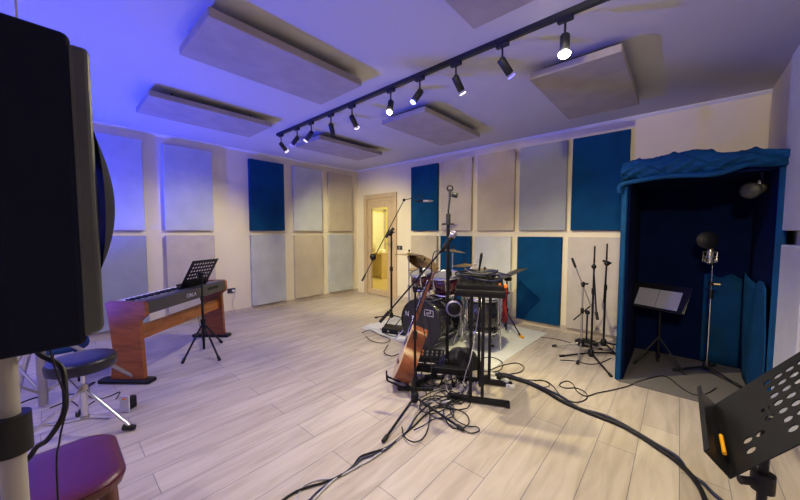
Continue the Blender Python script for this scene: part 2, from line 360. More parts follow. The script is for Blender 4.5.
# wall socket with white cord
sk = thing('wall_socket', (XL, 1.92, .40), 'dark wall socket on left wall with white plug and cord', 'socket')
MB().box((XL+.006, 1.955, .40), (.012, .12, .08), bev=.004).build('cover_plate', 'spkside', sk)
MB().cyl((XL+.01, 1.975, .40), (XL+.05, 1.975, .40), .02).build('plug', 'white', sk)
MB().tube([(XL+.05, 1.975, .40), (XL+.07, 1.98, .33), (XL+.05, 1.95, .2), (XL+.06, 1.97, .06), (XL+.1, 1.9, .006), (XL+.3, 1.7, .006), (XL+.35, 1.45, .006)], .004, smooth_pts=6).build('cord', 'cablewhite', sk)

# ------------------------------------------------------------------ ceiling panels
def cloud(x0, x1, y0, y1, label):
    t = thing('ceiling_absorber', ((x0+x1)/2, (y0+y1)/2, 2.585), label, 'ceiling acoustic panel', 'acoustic panels hung under the ceiling')
    MB().box(((x0+x1)/2, (y0+y1)/2, 2.6125), (x1-x0, y1-y0, .055), bev=.005).build('padded_board', 'cpanel', t)
    for x in (x0+.12, x1-.12):
        for y_ in (y0+.2, y1-.2): MB().cyl((x, y_, 2.64), (x, y_, 2.70), .008, n=8).build('hanger', 'blackm', t)
cloud(-2.66, -2.06, .67, 1.83, 'large ceiling panel, its end lit blue, above the middle left of the room')
cloud(-4.26, -3.64, .67, 1.82, 'ceiling panel nearest the left wall, tinted blue')
cloud(-4.23, -3.63, 2.47, 3.65, 'beige ceiling panel past the far end of the lighting track')
cloud(-2.62, -2.0, 2.63, 3.82, 'beige ceiling panel above the drum kit by the lit spotlights')
cloud(-.965, -.345, 2.67, 3.88, 'grey-green ceiling panel in front of the booth beside the brightest spotlight')
cloud(-.99, -.38, .60, 1.79, 'ceiling panel cut by the top edge near the track end')

# ------------------------------------------------------------------ lighting track and spotlights
TY = 2.17
tk = thing('lighting_track', (-2.25, TY, 2.665), 'long black lighting track running across the ceiling', 'lighting track')
MB().box(((-4.17-.345)/2, TY, 2.683), (4.17-.345, .036, .034)).build('rail', 'track', tk)
for x in (-4.17, -.345): MB().box((x, TY, 2.683), (.03, .04, .036)).build('end_cap', 'track', tk)
def pixdir(px0, py0, px1, py1, dep, L, sgn):
    sx = (px1-px0)*dep/FPX; sy = (py1-py0)*dep/FPX; q = math.hypot(sx, sy)
    if q > L*.985: k = L*.985/q; sx *= k; sy *= k; q = L*.985
    return (_r*sx-_u*sy-_f*(sgn*math.sqrt(L*L-q*q))).normalized()
HEADS = [
 (-4.09, (281.5,144),(285,152), 0.6,'rim_w',0, 'black spotlight at the far end of the track, tilted right'),
 (-3.68, (300,139),(293,146), 1,'rim_b',0, 'spotlight with blue rim, second from the far end of track'),
 (-3.36, (314,133),(306,141), 1,'rim_w',0, 'spotlight with white rim aimed left, third from the far end'),
 (-2.965,(330,124),(332,136), -.5,'track',0, 'black spotlight pointing almost straight down, above the small ceiling panel'),
 (-2.60, (349,116),(354,129), .4,'rim_w',0, 'spotlight with thin white rim next to the warm glowing one'),
 (-2.045,(393,103),(387,110), 1,'lens_w',1, 'small warm glowing spotlight midway along the track'),
 (-1.705,(421,93),(417,101), 1,'lens_b',2, 'blue glowing spotlight beside the warm one'),
 (-1.35, (454,80),(463,93), .3,'rim_w',0, 'black spotlight with white rim tilted right, right of the blue glowing one'),
 (-.975, (500,58),(506,78), .3,'rim_b',0, 'black spotlight with bluish rim near the bright one'),
 (-.575, (572,36),(568,45), 1,'lens_w',3, 'dazzling bright spotlight nearest the near end of the track'),
]
AIMS = {-4.09: ((-4.75, 4.5, .7), 150), -3.68: ((-4.9, 1.0, .4), 25), -3.36: ((-5.2, 1.3, .4), 95), -2.965: ((-3.5, 3.3, 0), 110),
        -2.60: ((-3.3, 4.4, .6), 70), -2.045: ((-1.4, 1.0, 0), 150), -1.705: ((-2.4, .5, 0), 40), -1.35: ((-.85, 4.0, .2), 170),
        -.975: ((-.2, 3.9, .75), 26), -.575: ((-.4, 1.5, 0), 110)}
for X, p0, p1, sg, lens, lit, lb in HEADS:
    dep = (V((X, TY, 2.6))-CAM).dot(_f)
    t = thing('spotlight', (X, TY, 2.66), lb, 'spotlight', 'spotlights on the ceiling track')
    d = pixdir(*p0, *p1, dep, .115 if dep < 3.4 else .12, 1 if sg > 0 else -1)
    aim, E_ = AIMS[X]; d = (V(aim)-V((X, TY, 2.54))).normalized()
    MB().box((X, TY, 2.652), (.09, .034, .03), bev=.004).build('track_adapter', 'track', t)
    MB().cyl((X, TY, 2.64), (X, TY, 2.545), .007, n=8).box((X, TY, 2.55), (.02, .03, .03)).build('bracket', 'track', t)
    c0 = V((X, TY, 2.54)); r = .028
    a_ = c0-d*.02; e_ = c0+d*.10
    MB().rev(a_, d, [(0, 0), (0, r*.85), (.006, r), (.118, r), (.118, r*.8), (.112, r*.78), (.112, 0)]).build('head', 'track', t)
    big = 1.35 if lit == 3 else 1.0
    MB().rev(e_+d*(.0185 if lit else .019), d, [(0, r*(.0 if lens not in ('rim_w', 'rim_b') else .82)), (.001, r*.98), (.004, r*.98)] if lens in ('rim_w', 'rim_b') else [(-.004, 0), (-.004, r*.92*big), (.003, r*.80*big), (.005, 0)]).build('lens', lens, t)
    pos = e_+d*.035
    loc = pos-t.location
    colr = BLUE if (lens == 'rim_b' or lit == 2) else WARM
    l = lamp('spot_beam', 'SPOT', loc, E_, colr, None, .03, 85 if not lit else 115, .8, t)
    l.rotation_euler = d.to_track_quat('-Z', 'Y').to_euler()
#
# ------------------------------------------------------------------ blue fabric vocal booth
bx0, bx1, by0, by1, bz = -.38, .53, 3.42, 4.50, 1.84
bt = thing('vocal_booth', (0.05, 3.95, 0), 'tall dark blue fabric vocal booth open at the front with crumpled canopy', 'vocal booth')
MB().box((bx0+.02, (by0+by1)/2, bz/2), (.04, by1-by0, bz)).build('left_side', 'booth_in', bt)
MB().box((bx0+.008, by0-.008, bz/2), (.034, .03, bz), bev=.008).build('front_edge', 'curtain', bt)
MB().box((bx0-.012, (by0+by1)/2, bz/2), (.016, by1-by0, bz)).build('outer_skin', 'curtain', bt)
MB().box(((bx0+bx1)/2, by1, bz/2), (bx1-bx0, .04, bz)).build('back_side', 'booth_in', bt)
def sheet(nu, nv, fn):
    vs = [fn(i/nu, j/nv) for i in range(nu+1) for j in range(nv+1)]
    return MB().add(vs, [(i*(nv+1)+j, (i+1)*(nv+1)+j, (i+1)*(nv+1)+j+1, i*(nv+1)+j+1) for i in range(nu) for j in range(nv)], True)
def curt(u, v):
    y = by0+.0+(by1-by0-.03)*u
    return (bx1-.045+.008*math.sin(u*14)+.01*math.sin(u*9+v*4), y, .015+v*(.93+.03*math.sin(u*9)))
c_ = sheet(60, 10, curt).build('side_curtain', 'curtain', bt, fix=False)
so = c_.modifiers.new('thick', 'SOLIDIFY'); so.thickness = .008
def curt2(u, v): return (.20+.27*u, by1-.045-.005*math.sin(u*9)-.006*math.sin(v*4), .015+v*(.90+.02*math.sin(u*11)))
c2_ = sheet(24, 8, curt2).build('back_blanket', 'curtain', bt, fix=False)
so = c2_.modifiers.new('thick', 'SOLIDIFY'); so.thickness = .008
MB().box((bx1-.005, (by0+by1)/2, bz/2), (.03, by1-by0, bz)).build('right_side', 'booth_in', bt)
MB().box((bx1-.005, by0-.012, bz/2), (.05, .03, bz), bev=.008).build('front_edge', 'curtain', bt)
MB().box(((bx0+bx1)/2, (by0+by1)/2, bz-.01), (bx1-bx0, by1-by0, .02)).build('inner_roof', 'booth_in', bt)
def noise2(a, b): return math.sin(a*7.1+b*3.3)*.5+math.sin(a*15.7-b*8.1+1.3)*.3+math.sin(a*31+b*17+.7)*.2
def roof(u, v):
    x = bx0-.02+(bx1-bx0+.045)*u
    tz = 1.95+.035*math.sin(u*5.2-.4)+.012*math.sin(u*17)+.05*max(0, u-.8)
    if v < .4:      # hanging front drape, gathered upward in places
        k = v/.4
        lo = 1.785+.035*u-.030*math.exp(-((u-.62)/.07)**2)+.018*math.sin(u*11+.5)
        fold = abs(math.sin(u*8.5+k*3.2))**.6*.045*(.4+.6*math.sin(k*3.1))+.02*noise2(u*3, k*2)
        return (x, by0-.03-.045*math.sin(k*2.9)-fold, lo+(tz-lo)*k)
    k = (v-.4)/.6
    return (x, by0-.035+(by1-by0+.05)*k, tz+.02*math.sin(k*3)+.02*noise2(u*3.5, k*4))
r_ = sheet(110, 50, roof).build('canopy', 'curtain', bt, fix=False)
so = r_.modifiers.new('thick', 'SOLIDIFY'); so.thickness = .012
rl = MB().tube([(bx0-.03, by0-.03, 1.70), (bx0-.022, by0-.05, 1.76), (bx0+.1, by0-.065, 1.785), (bx0+.3, by0-.065, 1.80), (bx0+.56, by0-.075, 1.785), (bx0+.72, by0-.06, 1.835), (bx1-.0, by0-.045, 1.86)], .020, n=14, smooth_pts=10)
rl.build('rolled_hem', 'curtain', bt)
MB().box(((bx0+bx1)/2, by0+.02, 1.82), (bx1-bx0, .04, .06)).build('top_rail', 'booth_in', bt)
tag(MB().box(((bx0+XR-.02)/2-.0, 3.93, .006), (XR-bx0-.03, 1.09, .012)).build('carpet_tile', 'carpet'), 'dark grey carpet on the floor of the blue booth', 'carpet')
# condenser microphone on a chrome straight stand in the booth
def leg_tripod(parent, hub, feet, m='blackm', r=.009, capm='rubber'):
    for f in feet:
        f = V(f); h = V(hub); d = (f-h).normalized()
        l = MB().cyl(h, f, r, n=10).build('leg', m, parent)
        MB().cyl(f-d*.045, f+d*.006, r*1.5, n=10).build('rubber_foot', capm, l)
b = V((.235, 4.09, .012))
st = thing('microphone_stand', b, 'chrome upright microphone stand on the carpet inside blue booth', 'microphone stand')
leg_tripod(st, b+V((0, 0, .075)), [b+V((-.23, -.14, .018)), b+V((.20, -.20, .018)), b+V((.07, .27, .018))], 'blackm')
MB().rev(b+V((0, 0, .05)), (0, 0, 1), [(0, 0), (0, .022), (.03, .028), (.07, .02), (.08, 0)]).build('hub', 'black', st)
MB().cyl(b+V((0, 0, .1)), b+V((0, 0, .80)), .010).cyl(b+V((0, 0, .78)), b+V((0, 0, 1.03)), .006).build('pole', 'chrome', st)
MB().cyl(b+V((0, 0, .72)), b+V((0, 0, .80)), .018).cyl(b+V((0, 0, .84)), b+V((0, 0, .88)), .02).build('clutch', 'blackm', st)
MB().cyl(b+V((.015, -.02, .86)), b+V((.06, -.03, .86)), .011).build('knob', 'gold', st)
mc = thing('condenser_microphone', b+V((0, 0, 1.03)), 'metal condenser microphone in a shock mount with round black pop filter, in booth', 'microphone')
c0 = b+V((-.02, 0, 1.11))
MB().rev(c0+V((0, 0, -.07)), (0, 0, 1), [(0, 0), (0, .02), (.03, .024), (.13, .024), (.16, .018), (.165, 0)]).build('body', 'silver', mc)
cg = MB()
for z in (-.05, .0, .045): cg.tube([c0+V((.05*math.cos(t), .05*math.sin(t), z)) for t in [k*math.pi/8 for k in range(16)]], .0035, n=6, closed=True)
for k in range(8):
    t = k*math.pi/4; cg.cyl(c0+V((.05*math.cos(t), .05*math.sin(t), -.05)), c0+V((.05*math.cos(t+.4), .05*math.sin(t+.4), .045)), .0028, n=6)
cg.build('shock_mount', 'silver', mc)
pf = c0+V((-.03, -.08, .155))
MB().rev(pf, (.3, -1, .05), [(-.006, 0), (-.006, .075), (0, .08), (.006, .075), (.006, 0)], n=28).build('pop_filter', 'black', mc)
MB().tube([pf+V((.05, 0, -.05)), pf+V((.06, .06, -.10)), c0+V((.02, 0, -.08))], .004, smooth_pts=5).build('gooseneck', 'blackm', mc)
# headphones hung inside booth
hp = thing('headphones', (.44, 3.75, 1.70), 'dark headphones hanging high inside the booth by its right side', 'headphones')
h0 = V((.425, 3.78, 1.70))
MB().tube([h0+V((.01, 0, .14)), h0+V((.035, 0, .12)), h0+V((.045, 0, .06)), h0+V((.03, 0, .0))], .009, smooth_pts=6).build('headband', 'spkside', hp)
MB().rev(h0+V((-.015, -.03, -.02)), (-.35, -1, -.1), [(-.02, 0), (-.02, .04), (-.01, .062), (.012, .066), (.024, .05), (.028, 0)], n=24).build('ear_cup', 'spkside', hp)
MB().rev(h0+V((.035, .02, -.0)), (.35, 1, .1), [(-.02, 0), (-.02, .03), (-.01, .04), (.015, .045), (.02, 0)], n=24).build('ear_cup', 'spkside', hp)
MB().box(h0+V((.028, -.01, .045)), (.014, .014, .03)).build('slider', 'chrome', hp)

# ------------------------------------------------------------------ music stands
def music_desk(name, parent, c, u, up, wdt, hgt, m, rows, cols, sw, sh, lip=.05, skip=()):
    # flat desk with oval slots: c = middle of the bottom edge, u = along the ledge, up = up the desk
    c, u, up = V(c), V(u).normalized(), V(up).normalized(); nrm = u.cross(up).normalized()
    import bmesh
    bm = bmesh.new(); th = .003
    def P(a, b_): return c+u*a+up*b_
    # grid of cells; slot cells carry an oval hole
    mu, mv = .10*wdt, .16*hgt
    xs = [-wdt/2, -wdt/2+mu]+[-wdt/2+mu+(wdt-2*mu)*(i+1)/cols for i in range(cols)]+[wdt/2]
    ys = [0, mv]+[mv+(hgt*.93-mv)*(j+1)/rows for j in range(rows)]+[hgt]
    def face(pts): bm.faces.new([bm.verts.new(p) for p in pts])
    K = 12
    for i in range(len(xs)-1):
        for j in range(len(ys)-1):
            x0, x1, y0, y1 = xs[i], xs[i+1], ys[j], ys[j+1]
            hole = 1 <= i <= cols and 1 <= j <= rows and (i, j) not in skip
            if not hole:
                face([P(x0, y0), P(x1, y0), P(x1, y1), P(x0, y1)]); continue
            cx, cy = (x0+x1)/2, (y0+y1)/2
            ring = [(cx+sw/2*math.cos(2*math.pi*k/K), cy+sh/2*math.sin(2*math.pi*k/K)) for k in range(K)]
            sq = []
            for k in range(K):
                t = 2*math.pi*k/K; dx, dy = math.cos(t), math.sin(t); q = min((x1-cx)/max(abs(dx), 1e-6), (y1-cy)/max(abs(dy), 1e-6))
                if k in (1, 2): pass
                sq.append((cx+dx*q, cy+dy*q))
            cor = {(1, 2): (x1, y1), (4, 5): (x0, y1), (7, 8): (x0, y0), (10, 11): (x1, y0)}
            for k in range(K):
                k2 = (k+1) % K; a_, b_ = sq[k], sq[k2]; pts = [ring[k], a_]
                if abs(a_[0]-b_[0]) > 1e-6 and abs(a_[1]-b_[1]) > 1e-6:
                    pts.append((x1 if (a_[0]+b_[0])/2 > cx else x0, y1 if (a_[1]+b_[1])/2 > cy else y0))
                pts += [b_, ring[k2]]
                face([P(*p) for p in pts])
    bmesh.ops.remove_doubles(bm, verts=bm.verts, dist=1e-5)
    me = bpy.data.meshes.new(name); o = bpy.data.objects.new(name, me); COL.objects.link(o); o.parent = parent
    org = parent.location
    for v in bm.verts: v.co = v.co-org
    bm.to_mesh(me); bm.free(); me.materials.append(M[m])
    so = o.modifiers.new('thick', 'SOLIDIFY'); so.thickness = th; so.offset = 0
    front = nrm if nrm.z > 0 else -nrm
    L_ = MB().prism([P(-wdt/2, 0), P(wdt/2, 0), P(wdt/2, 0)+front*lip+up*.01, P(-wdt/2, 0)+front*lip+up*.01], up*.003)
    L_.prism([P(-wdt/2, 0)+front*lip+up*.01, P(wdt/2, 0)+front*lip+up*.01, P(wdt/2, 0)+front*lip+up*.028, P(-wdt/2, 0)+front*lip+up*.028], front*.003)
    L_.build('ledge', m, parent)
    return P, front
# near stand, lower right corner
u = V((0, -1, 0)); up = V((.215, 0, .285)).normalized()
ns = thing('music_stand', (.25, 1.47, 0), 'black slotted music stand cut off by the lower right picture corner', 'music stand', 'black music stands')
Pn, fn = music_desk('desk', ns, (.128, 1.478, .668), V((0, -1, 0)), up, .50, .36, 'blackm', 7, 7, .030, .030, lip=.072, skip={(i, j) for i in range(1, 6) for j in (1, 2)}|{(1,3),(2,3),(3,3),(7,2),(6,3),(7,3)})
MB().cyl((.222, 1.455, .765), (.222, 1.455, .35), .012).cyl((.222, 1.455, .40), (.222, 1.455, .10), .017).build('pole', 'blackm', ns)
MB().box((.235, 1.46, .775), (.03, .10, .05), bev=.01).build('desk_bracket', 'black', ns)
MB().cyl((.222, 1.455, .545), (.222, 1.455, .60), .028).cyl((.222, 1.455, .57), (.17, 1.42, .57), .012).build('clutch', 'black', ns)
leg_tripod(ns, (.222, 1.455, .30), [(.02, 1.36, .012), (.42, 1.24, .012), (.34, 1.78, .012)], 'blackm')
pc = Pn(.11, .02)+fn*.022
tag(MB().cyl(pc-V((0, .065, 0)), pc+V((0, .045, 0)), .0055, n=6).build('pencil', 'yellow'), 'yellow pencil lying on the ledge of the near music stand', 'pencil')
# stand beside the digital piano
b = V((-3.94, 1.12, 0))
ps = thing('music_stand', b, 'black perforated music stand by the far end of the digital piano', 'music stand', 'black music stands')
leg_tripod(ps, b+V((0, 0, .34)), [(-3.76, .87, .012), (-3.56, 1.15, .012), (-4.12, 1.36, .012)], 'blackm', .010)
for f in [(-3.76, .87), (-3.56, 1.15), (-4.12, 1.36)]:
    f = V((*f, 0)); MB().cyl(b+V((0, 0, .06)), b+V((0, 0, .34))*.55+V((f.x, f.y, 0))*.45-V((b.x, b.y, 0))*.55+V((b.x, b.y, 0))*.55-V((0, 0, .0)), .004, n=8).build('brace', 'blackm', ps)
MB().cyl(b+V((0, 0, .04)), b+V((0, 0, .62)), .013).cyl(b+V((0, 0, .6)), b+V((0, 0, .88)), .009).build('pole', 'blackm', ps)
MB().cyl(b+V((0, 0, .33)), b+V((0, 0, .38)), .026).cyl(b+V((0, 0, .60)), b+V((0, 0, .64)), .02).cyl(b+V((0, 0, .62)), b+V((.05, -.02, .62)), .009).build('clutch', 'black', ps)
bl, br_, tl = V((-4.155, .947, .735)), V((-3.93, 1.16, .765)), V((-4.00, 1.02, 1.03))
uu = (br_-bl).normalized(); upp = (V((-.02, .03, 1))*1).normalized()
A0 = fl(182, 290, .735); 
music_desk('desk', ps, (-4.085, 1.075, .735), V((-.50, .86, .0)), V((.865*.19, .503*.19, .313)), .36, .36, 'blackm', 6, 8, .022, .026, lip=.05, skip={(i, j) for i in range(1, 9) for j in (1,)})
MB().box(b+V((-.02, 0, .86)), (.05, .05, .09), bev=.01).build('desk_bracket', 'black', ps)

# ------------------------------------------------------------------ digital piano
pu = V((-.654, .756, 0)); pv = V((-.756, -.654, 0)); p0 = V((-3.51, .55, 0)); PL = 1.27; ang = math.atan2(pu.y, pu.x)
def pp(a, b_, z): return p0+pu*a+pv*b_+V((0, 0, z))
pn = thing('digital_piano', pp(PL/2, .15, 0), 'digital piano in dark case on a red-brown wooden stand, keys away from camera', 'digital piano')
for a in (0.012, PL-.012):
    poly = [pp(a-.02, .03, .03), pp(a-.02, .33, .03), pp(a-.02, .30, .30), pp(a-.02, .33, .60), pp(a-.02, .35, .72), pp(a-.02, .31, .738), pp(a-.02, .02, .738), pp(a-.02, -.005, .72), pp(a-.02, -.01, .61), pp(a-.02, .05, .56)]
    MB().prism(poly, pu*.04).build('end_panel', 'mahog', pn)
    MB().box(pp(a, .20, .018), (.10, .47, .036), rz=ang, bev=.012).build('foot', 'black', pn)
MB().box(pp(PL/2, .10, .44), (PL-.06, .022, .13), rz=ang).build('crossbeam', 'beam', pn)
bd = MB().prism([pp(.035, .0, .615), pp(.035, .34, .60), pp(.035, .34, .695), pp(.035, .14, .70), pp(.035, .12, .735), pp(.035, .015, .738), pp(.035, -.005, .725)], pu*(PL-.07)).build('keyboard_case', 'pianob', pn)
MB().box(pp(PL/2, .246, .712), (PL-.12, .17, .028), rz=ang).build('white_keys', 'key', bd)
bk = MB()
for i in range(52):
    if i % 7 in (0, 2, 3, 5, 6): bk.box(pp(.09+i*(PL-.18)/51.5, .205, .732), (.011, .085, .014), rz=ang)
bk.build('black_keys', 'black', bd)
MB().box(pp(PL*.78, -.004, .685), (.20, .004, .03), rz=ang).build('jack_panel', 'black', bd)
R3 = Matrix((pu, V((0, 0, 1)), pu.cross(V((0, 0, 1))))).transposed().to_4x4()
if R3.to_3x3().col[2].dot(-pv) < 0: R3 = Matrix((-pu, V((0, 0, 1)), (-pu).cross(V((0, 0, 1))))).transposed().to_4x4()
text('ORLA', 'maker_name', .060, 'paper', Matrix.Translation(pp(PL*.475, -.0065, .673)) @ R3, bd)

# ------------------------------------------------------------------ loudspeaker on pole, stool, chairs at left
sp = thing('loudspeaker', (-1.14, -.09, 1.10), 'huge black loudspeaker in front at the left picture edge on grey pole', 'loudspeaker')
x0, x1 = -1.31, -.955; z0, z1 = 1.105, 1.76
yF = .05; yB = -.26
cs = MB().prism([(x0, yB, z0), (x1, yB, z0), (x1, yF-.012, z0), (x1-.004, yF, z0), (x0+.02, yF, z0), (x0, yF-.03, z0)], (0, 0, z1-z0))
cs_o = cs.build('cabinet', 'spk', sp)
bv = cs_o.modifiers.new('bev', 'BEVEL'); bv.width = .02; bv.segments = 4
bz_ = MB().prism([(x1-.002, yF-.008, z0+.012), (x1-.02, yF+.030, z0+.02), (x0+.03, yF+.030, z0+.02), (x0+.004, yF-.02, z0+.012)], (0, 0, z1-z0-.03))
bo = bz_.build('front_baffle', 'spkside', sp); bv = bo.modifiers.new('bev', 'BEVEL'); bv.width = .012; bv.segments = 3
gr = []
for k in range(25):
    t = k/24; z = z0+.15+(.33)*t; gr.append((z, .045*math.sin(math.pi*t)**.6))
g_ = MB(); vs = []
for z, bgl in gr:
    for i in range(13):
        q = i/12; x = x1-.03-(x1-x0-.06)*q; vs.append((x, yF+.026+bgl*math.sin(math.pi*min(.5, .12+q*.9) if q < .5 else math.pi*min(.5, .12+(1-q)*.9)), z))
g_.add(vs, [(i*13+j, (i+1)*13+j, (i+1)*13+j+1, i*13+j+1) for i in range(24) for j in range(12)], True)
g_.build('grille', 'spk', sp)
pl = thing('speaker_stand', (-1.15, -.075, 0), 'grey tube stand carrying the large black loudspeaker', 'speaker stand')
MB().cyl((-1.15, -.075, .75), (-1.15, -.075, 1.11), .0175, n=20).cyl((-1.15, -.075, .12), (-1.15, -.075, .86), .0215, n=20).build('pole', 'greypole', pl)
MB().cyl((-1.15, -.075, .835), (-1.15, -.075, .925), .034, n=20).cyl((-1.15, -.075, .88), (-1.09, -.14, .88), .014).build('collar', 'black', pl)
leg_tripod(pl, (-1.15, -.075, .55), [(-1.115, -.55, .012), (-.75, .03-.25, .012), (-1.5, -.25, .012)], 'greypole', .012)
cb = [(-1.14, -.02, 1.12), (-1.17, .02, 1.02), (-1.13, .03, .95), (-1.085, .03, .86), (-1.13, .02, .70), (-1.2, .0, .4), (-1.25, .05, .01)]
tag(MB().tube([V(p)-_r*.075 for p in [(-1.20, -.02, 1.14), (-1.215, .02, 1.03), (-1.19, .06, .985), (-1.155, .065, .93), (-1.145, .06, .87), (-1.18, .03, .80), (-1.215, .0, .76), (-1.25, -.04, .62), (-1.26, -.06, .02)]], .0065, smooth_pts=8).build('speaker_cable', 'black'), 'thick dark cable looping down beside the grey speaker pole', 'cable')
tag(MB().tube([V(p)-_r*.045 for p in [(-1.17, .01, 1.14), (-1.15, .03, 1.0), (-1.15, .045, .90), (-1.175, .03, .80), (-1.20, .02, .66), (-1.21, .02, .01)]], .0022, smooth_pts=8).build('thin_cable', 'black'), 'thin black wire hanging beside the thick speaker cable', 'cable')
tag(MB().tube([(-1.18, -.025, 1.772), (-1.20, -.025, 2.2), (-1.26, -.03, 2.695)], .0025, smooth_pts=4).build('thin_wire', 'cablewhite'), 'thin pale cord rising from top of black loudspeaker', 'cord')

ch = thing('dining_chair', (-1.665, -.06, 0), 'wooden chair with burgundy upholstered seat, bottom left corner', 'chair')
cx, cy = -1.705, -.065
def seatring(z, ins):
    pts = []; X, Y, R = .225-ins, .235-ins, .10-ins*.5
    for qx, qy, a0 in ((1, -1, -90), (1, 1, 0), (-1, 1, 90), (-1, -1, 180)):
        for k in range(7):
            t = math.radians(a0+90*k/6); pts.append((cx+qx*(X-R)+R*math.cos(t), cy+qy*(Y-R)+R*math.sin(t), z))
    return pts
st_ = MB(); rings = [seatring(.436, .012), seatring(.440, .008), seatring(.448, .010), seatring(.456, .025), seatring(.462, .06), seatring(.464, .12)]
for r in rings: st_.v += [V(p) for p in r]
for k in range(5):
    for i in range(28): st_.f.append([k*28+i, k*28+(i+1) % 28, (k+1)*28+(i+1) % 28, (k+1)*28+i]); st_.sm.append(True)
st_.f.append(list(range(27, -1, -1))); st_.sm.append(False); st_.f.append(list(range(140, 168))); st_.sm.append(True)
st_.build('seat', 'purple', ch)
sr = MB(); a_, b_ = seatring(.412, .010), seatring(.440, .002)
sr.v = [V(p) for p in a_+b_]; sr.f = [[i, (i+1) % 28, 28+(i+1) % 28, 28+i] for i in range(28)]+[list(range(27, -1, -1)), list(range(28, 56))]; sr.sm = [False]*30
sr.build('seat_frame', 'chairwood', ch)
for sx in (-1, 1):
    for sy in (-1, 1): MB().cyl((cx+sx*.175, cy+sy*.175, .415), (cx+sx*.185, cy+sy*.20, 0), .026, .018, n=4).build('leg', 'chairwood', ch)
for sy in (-1, 1): MB().cyl((cx-.18, cy+sy*.19, .2), (cx+.18, cy+sy*.19, .2), .011).build('stretcher', 'chairwood', ch)
MB().tube([(cx-.12, cy+.175, .41), (cx+.02, cy+.178, .36), (cx+.165, cy+.178, .33)], .011, smooth_pts=5).build('corner_brace', 'greypole', ch)
for sx in (-1, 1): MB().cyl((cx+sx*.18, cy-.215, .42), (cx+sx*.18, cy-.27, .86), .018, n=8).build('back_post', 'chairwood', ch)
MB().box((cx, cy-.262, .78), (.36, .02, .14), bev=.01).build('backrest', 'chairwood', ch)
# drum throne
b = V((-2.93, .12, 0))
th_ = thing('drum_throne', b, 'round black drum throne with chrome tripod base, near the purple seat', 'stool', 'drum thrones')
MB().rev(b+V((0, 0, .445)), (0, 0, 1), [(0, 0), (0, .160), (.008, .172), (.055, .176), (.072, .170), (.08, .155), (.083, .1), (.085, 0)], n=40).build('seat', 'vinyl', th_)
MB().cyl(b+V((0, 0, .27)), b+V((0, 0, .45)), .0125).cyl(b+V((0, 0, .10)), b+V((0, 0, .33)), .019).build('pole', 'chrome', th_)
MB().cyl(b+V((0, 0, .29)), b+V((0, 0, .34)), .024).cyl(b+V((0, 0, .31)), b+V((.05, -.03, .31)), .009).build('collar', 'alum', th_)
MB().cyl(b+V((0, 0, .105)), b+V((0, 0, .13)), .024).build('lower_collar', 'alum', th_)
for f in [V((-2.74, .33, .02)), V((-3.24, .10, .02)), V((-2.95, -.22, .02))]:
    l = MB().cyl(b+V((0, 0, .31)), f, .011).build('leg', 'chrome', th_)
    MB().cyl(b+V((0, 0, .115)), (b+V((0, 0, .31)))*.42+f*.58, .006).build('brace', 'chrome', l)
    d = (f-b).normalized()
    MB().cyl(f-d*.05+V((0, 0, .012)), f+d*.02, .022, .016).build('rubber_foot', 'rubber', l)
# tall aluminium tripod behind
b = V((-3.62, -.07, 0))
al = thing('tripod_stand', b, 'grey aluminium tripod stand behind the drum throne at the left', 'stand')
MB().cyl(b+V((0, 0, .02)), b+V((0, 0, 1.0)), .028, n=16).build('pole', 'alum', al)
MB().cyl(b+V((0, 0, .60)), b+V((0, 0, .68)), .042, n=16).build('hub', 'black', al)
leg_tripod(al, b+V((0, 0, .62)), [(-3.62, .50, .02), (-4.1, -.35, .02), (-3.30, -.42, .02)], 'alum', .016)
for f in [V((-3.62, .50, .02)), V((-4.1, -.35, .02)), V((-3.30, -.42, .02))]: MB().cyl(b+V((0, 0, .10)), (b+V((0, 0, .62)))*.5+f*.5, .009).build('brace', 'alum', al)
# chrome folding stand with strut lit blue
b = V((-4.05, -.52, 0))
cf = thing('cymbal_stand_folded', b, 'blue-lit chrome tube stand seen between speaker pole and tripod', 'stand')
cf.name = 'folded_stand'
MB().cyl(fl(17, 394), V(fl(17, 394))+V((-.06, .15, .62)), .018).build('main_tube', 'chrome', cf)
MB().cyl(fl(8, 388), V(fl(8, 388))+V((-.03, .13, .55)), .018).build('rear_tube', 'alum', cf)
MB().cyl(V(fl(17, 394))+V((-.02, .05, .2)), V(fl(8, 388))+V((-.01, .05, .2)), .008).build('cross_strut', 'chrome', cf)
b = V((-4.14, .06, 0))
bs = thing('blue_stool', b, 'blue fabric stool with black legs glimpsed under the loudspeaker', 'stool')
MB().rev(b+V((0, 0, .29)), (0, 0, 1), [(0, 0), (0, .16), (.03, .17), (.07, .165), (.085, .14), (.088, 0)], n=30).build('seat', 'bluefab', bs)
for k in range(4):
    t = .6+k*math.pi/2; MB().cyl(b+V((.12*math.cos(t), .12*math.sin(t), .30)), b+V((.15*math.cos(t), .15*math.sin(t), 0)), .012).build('leg', 'blackm', bs)
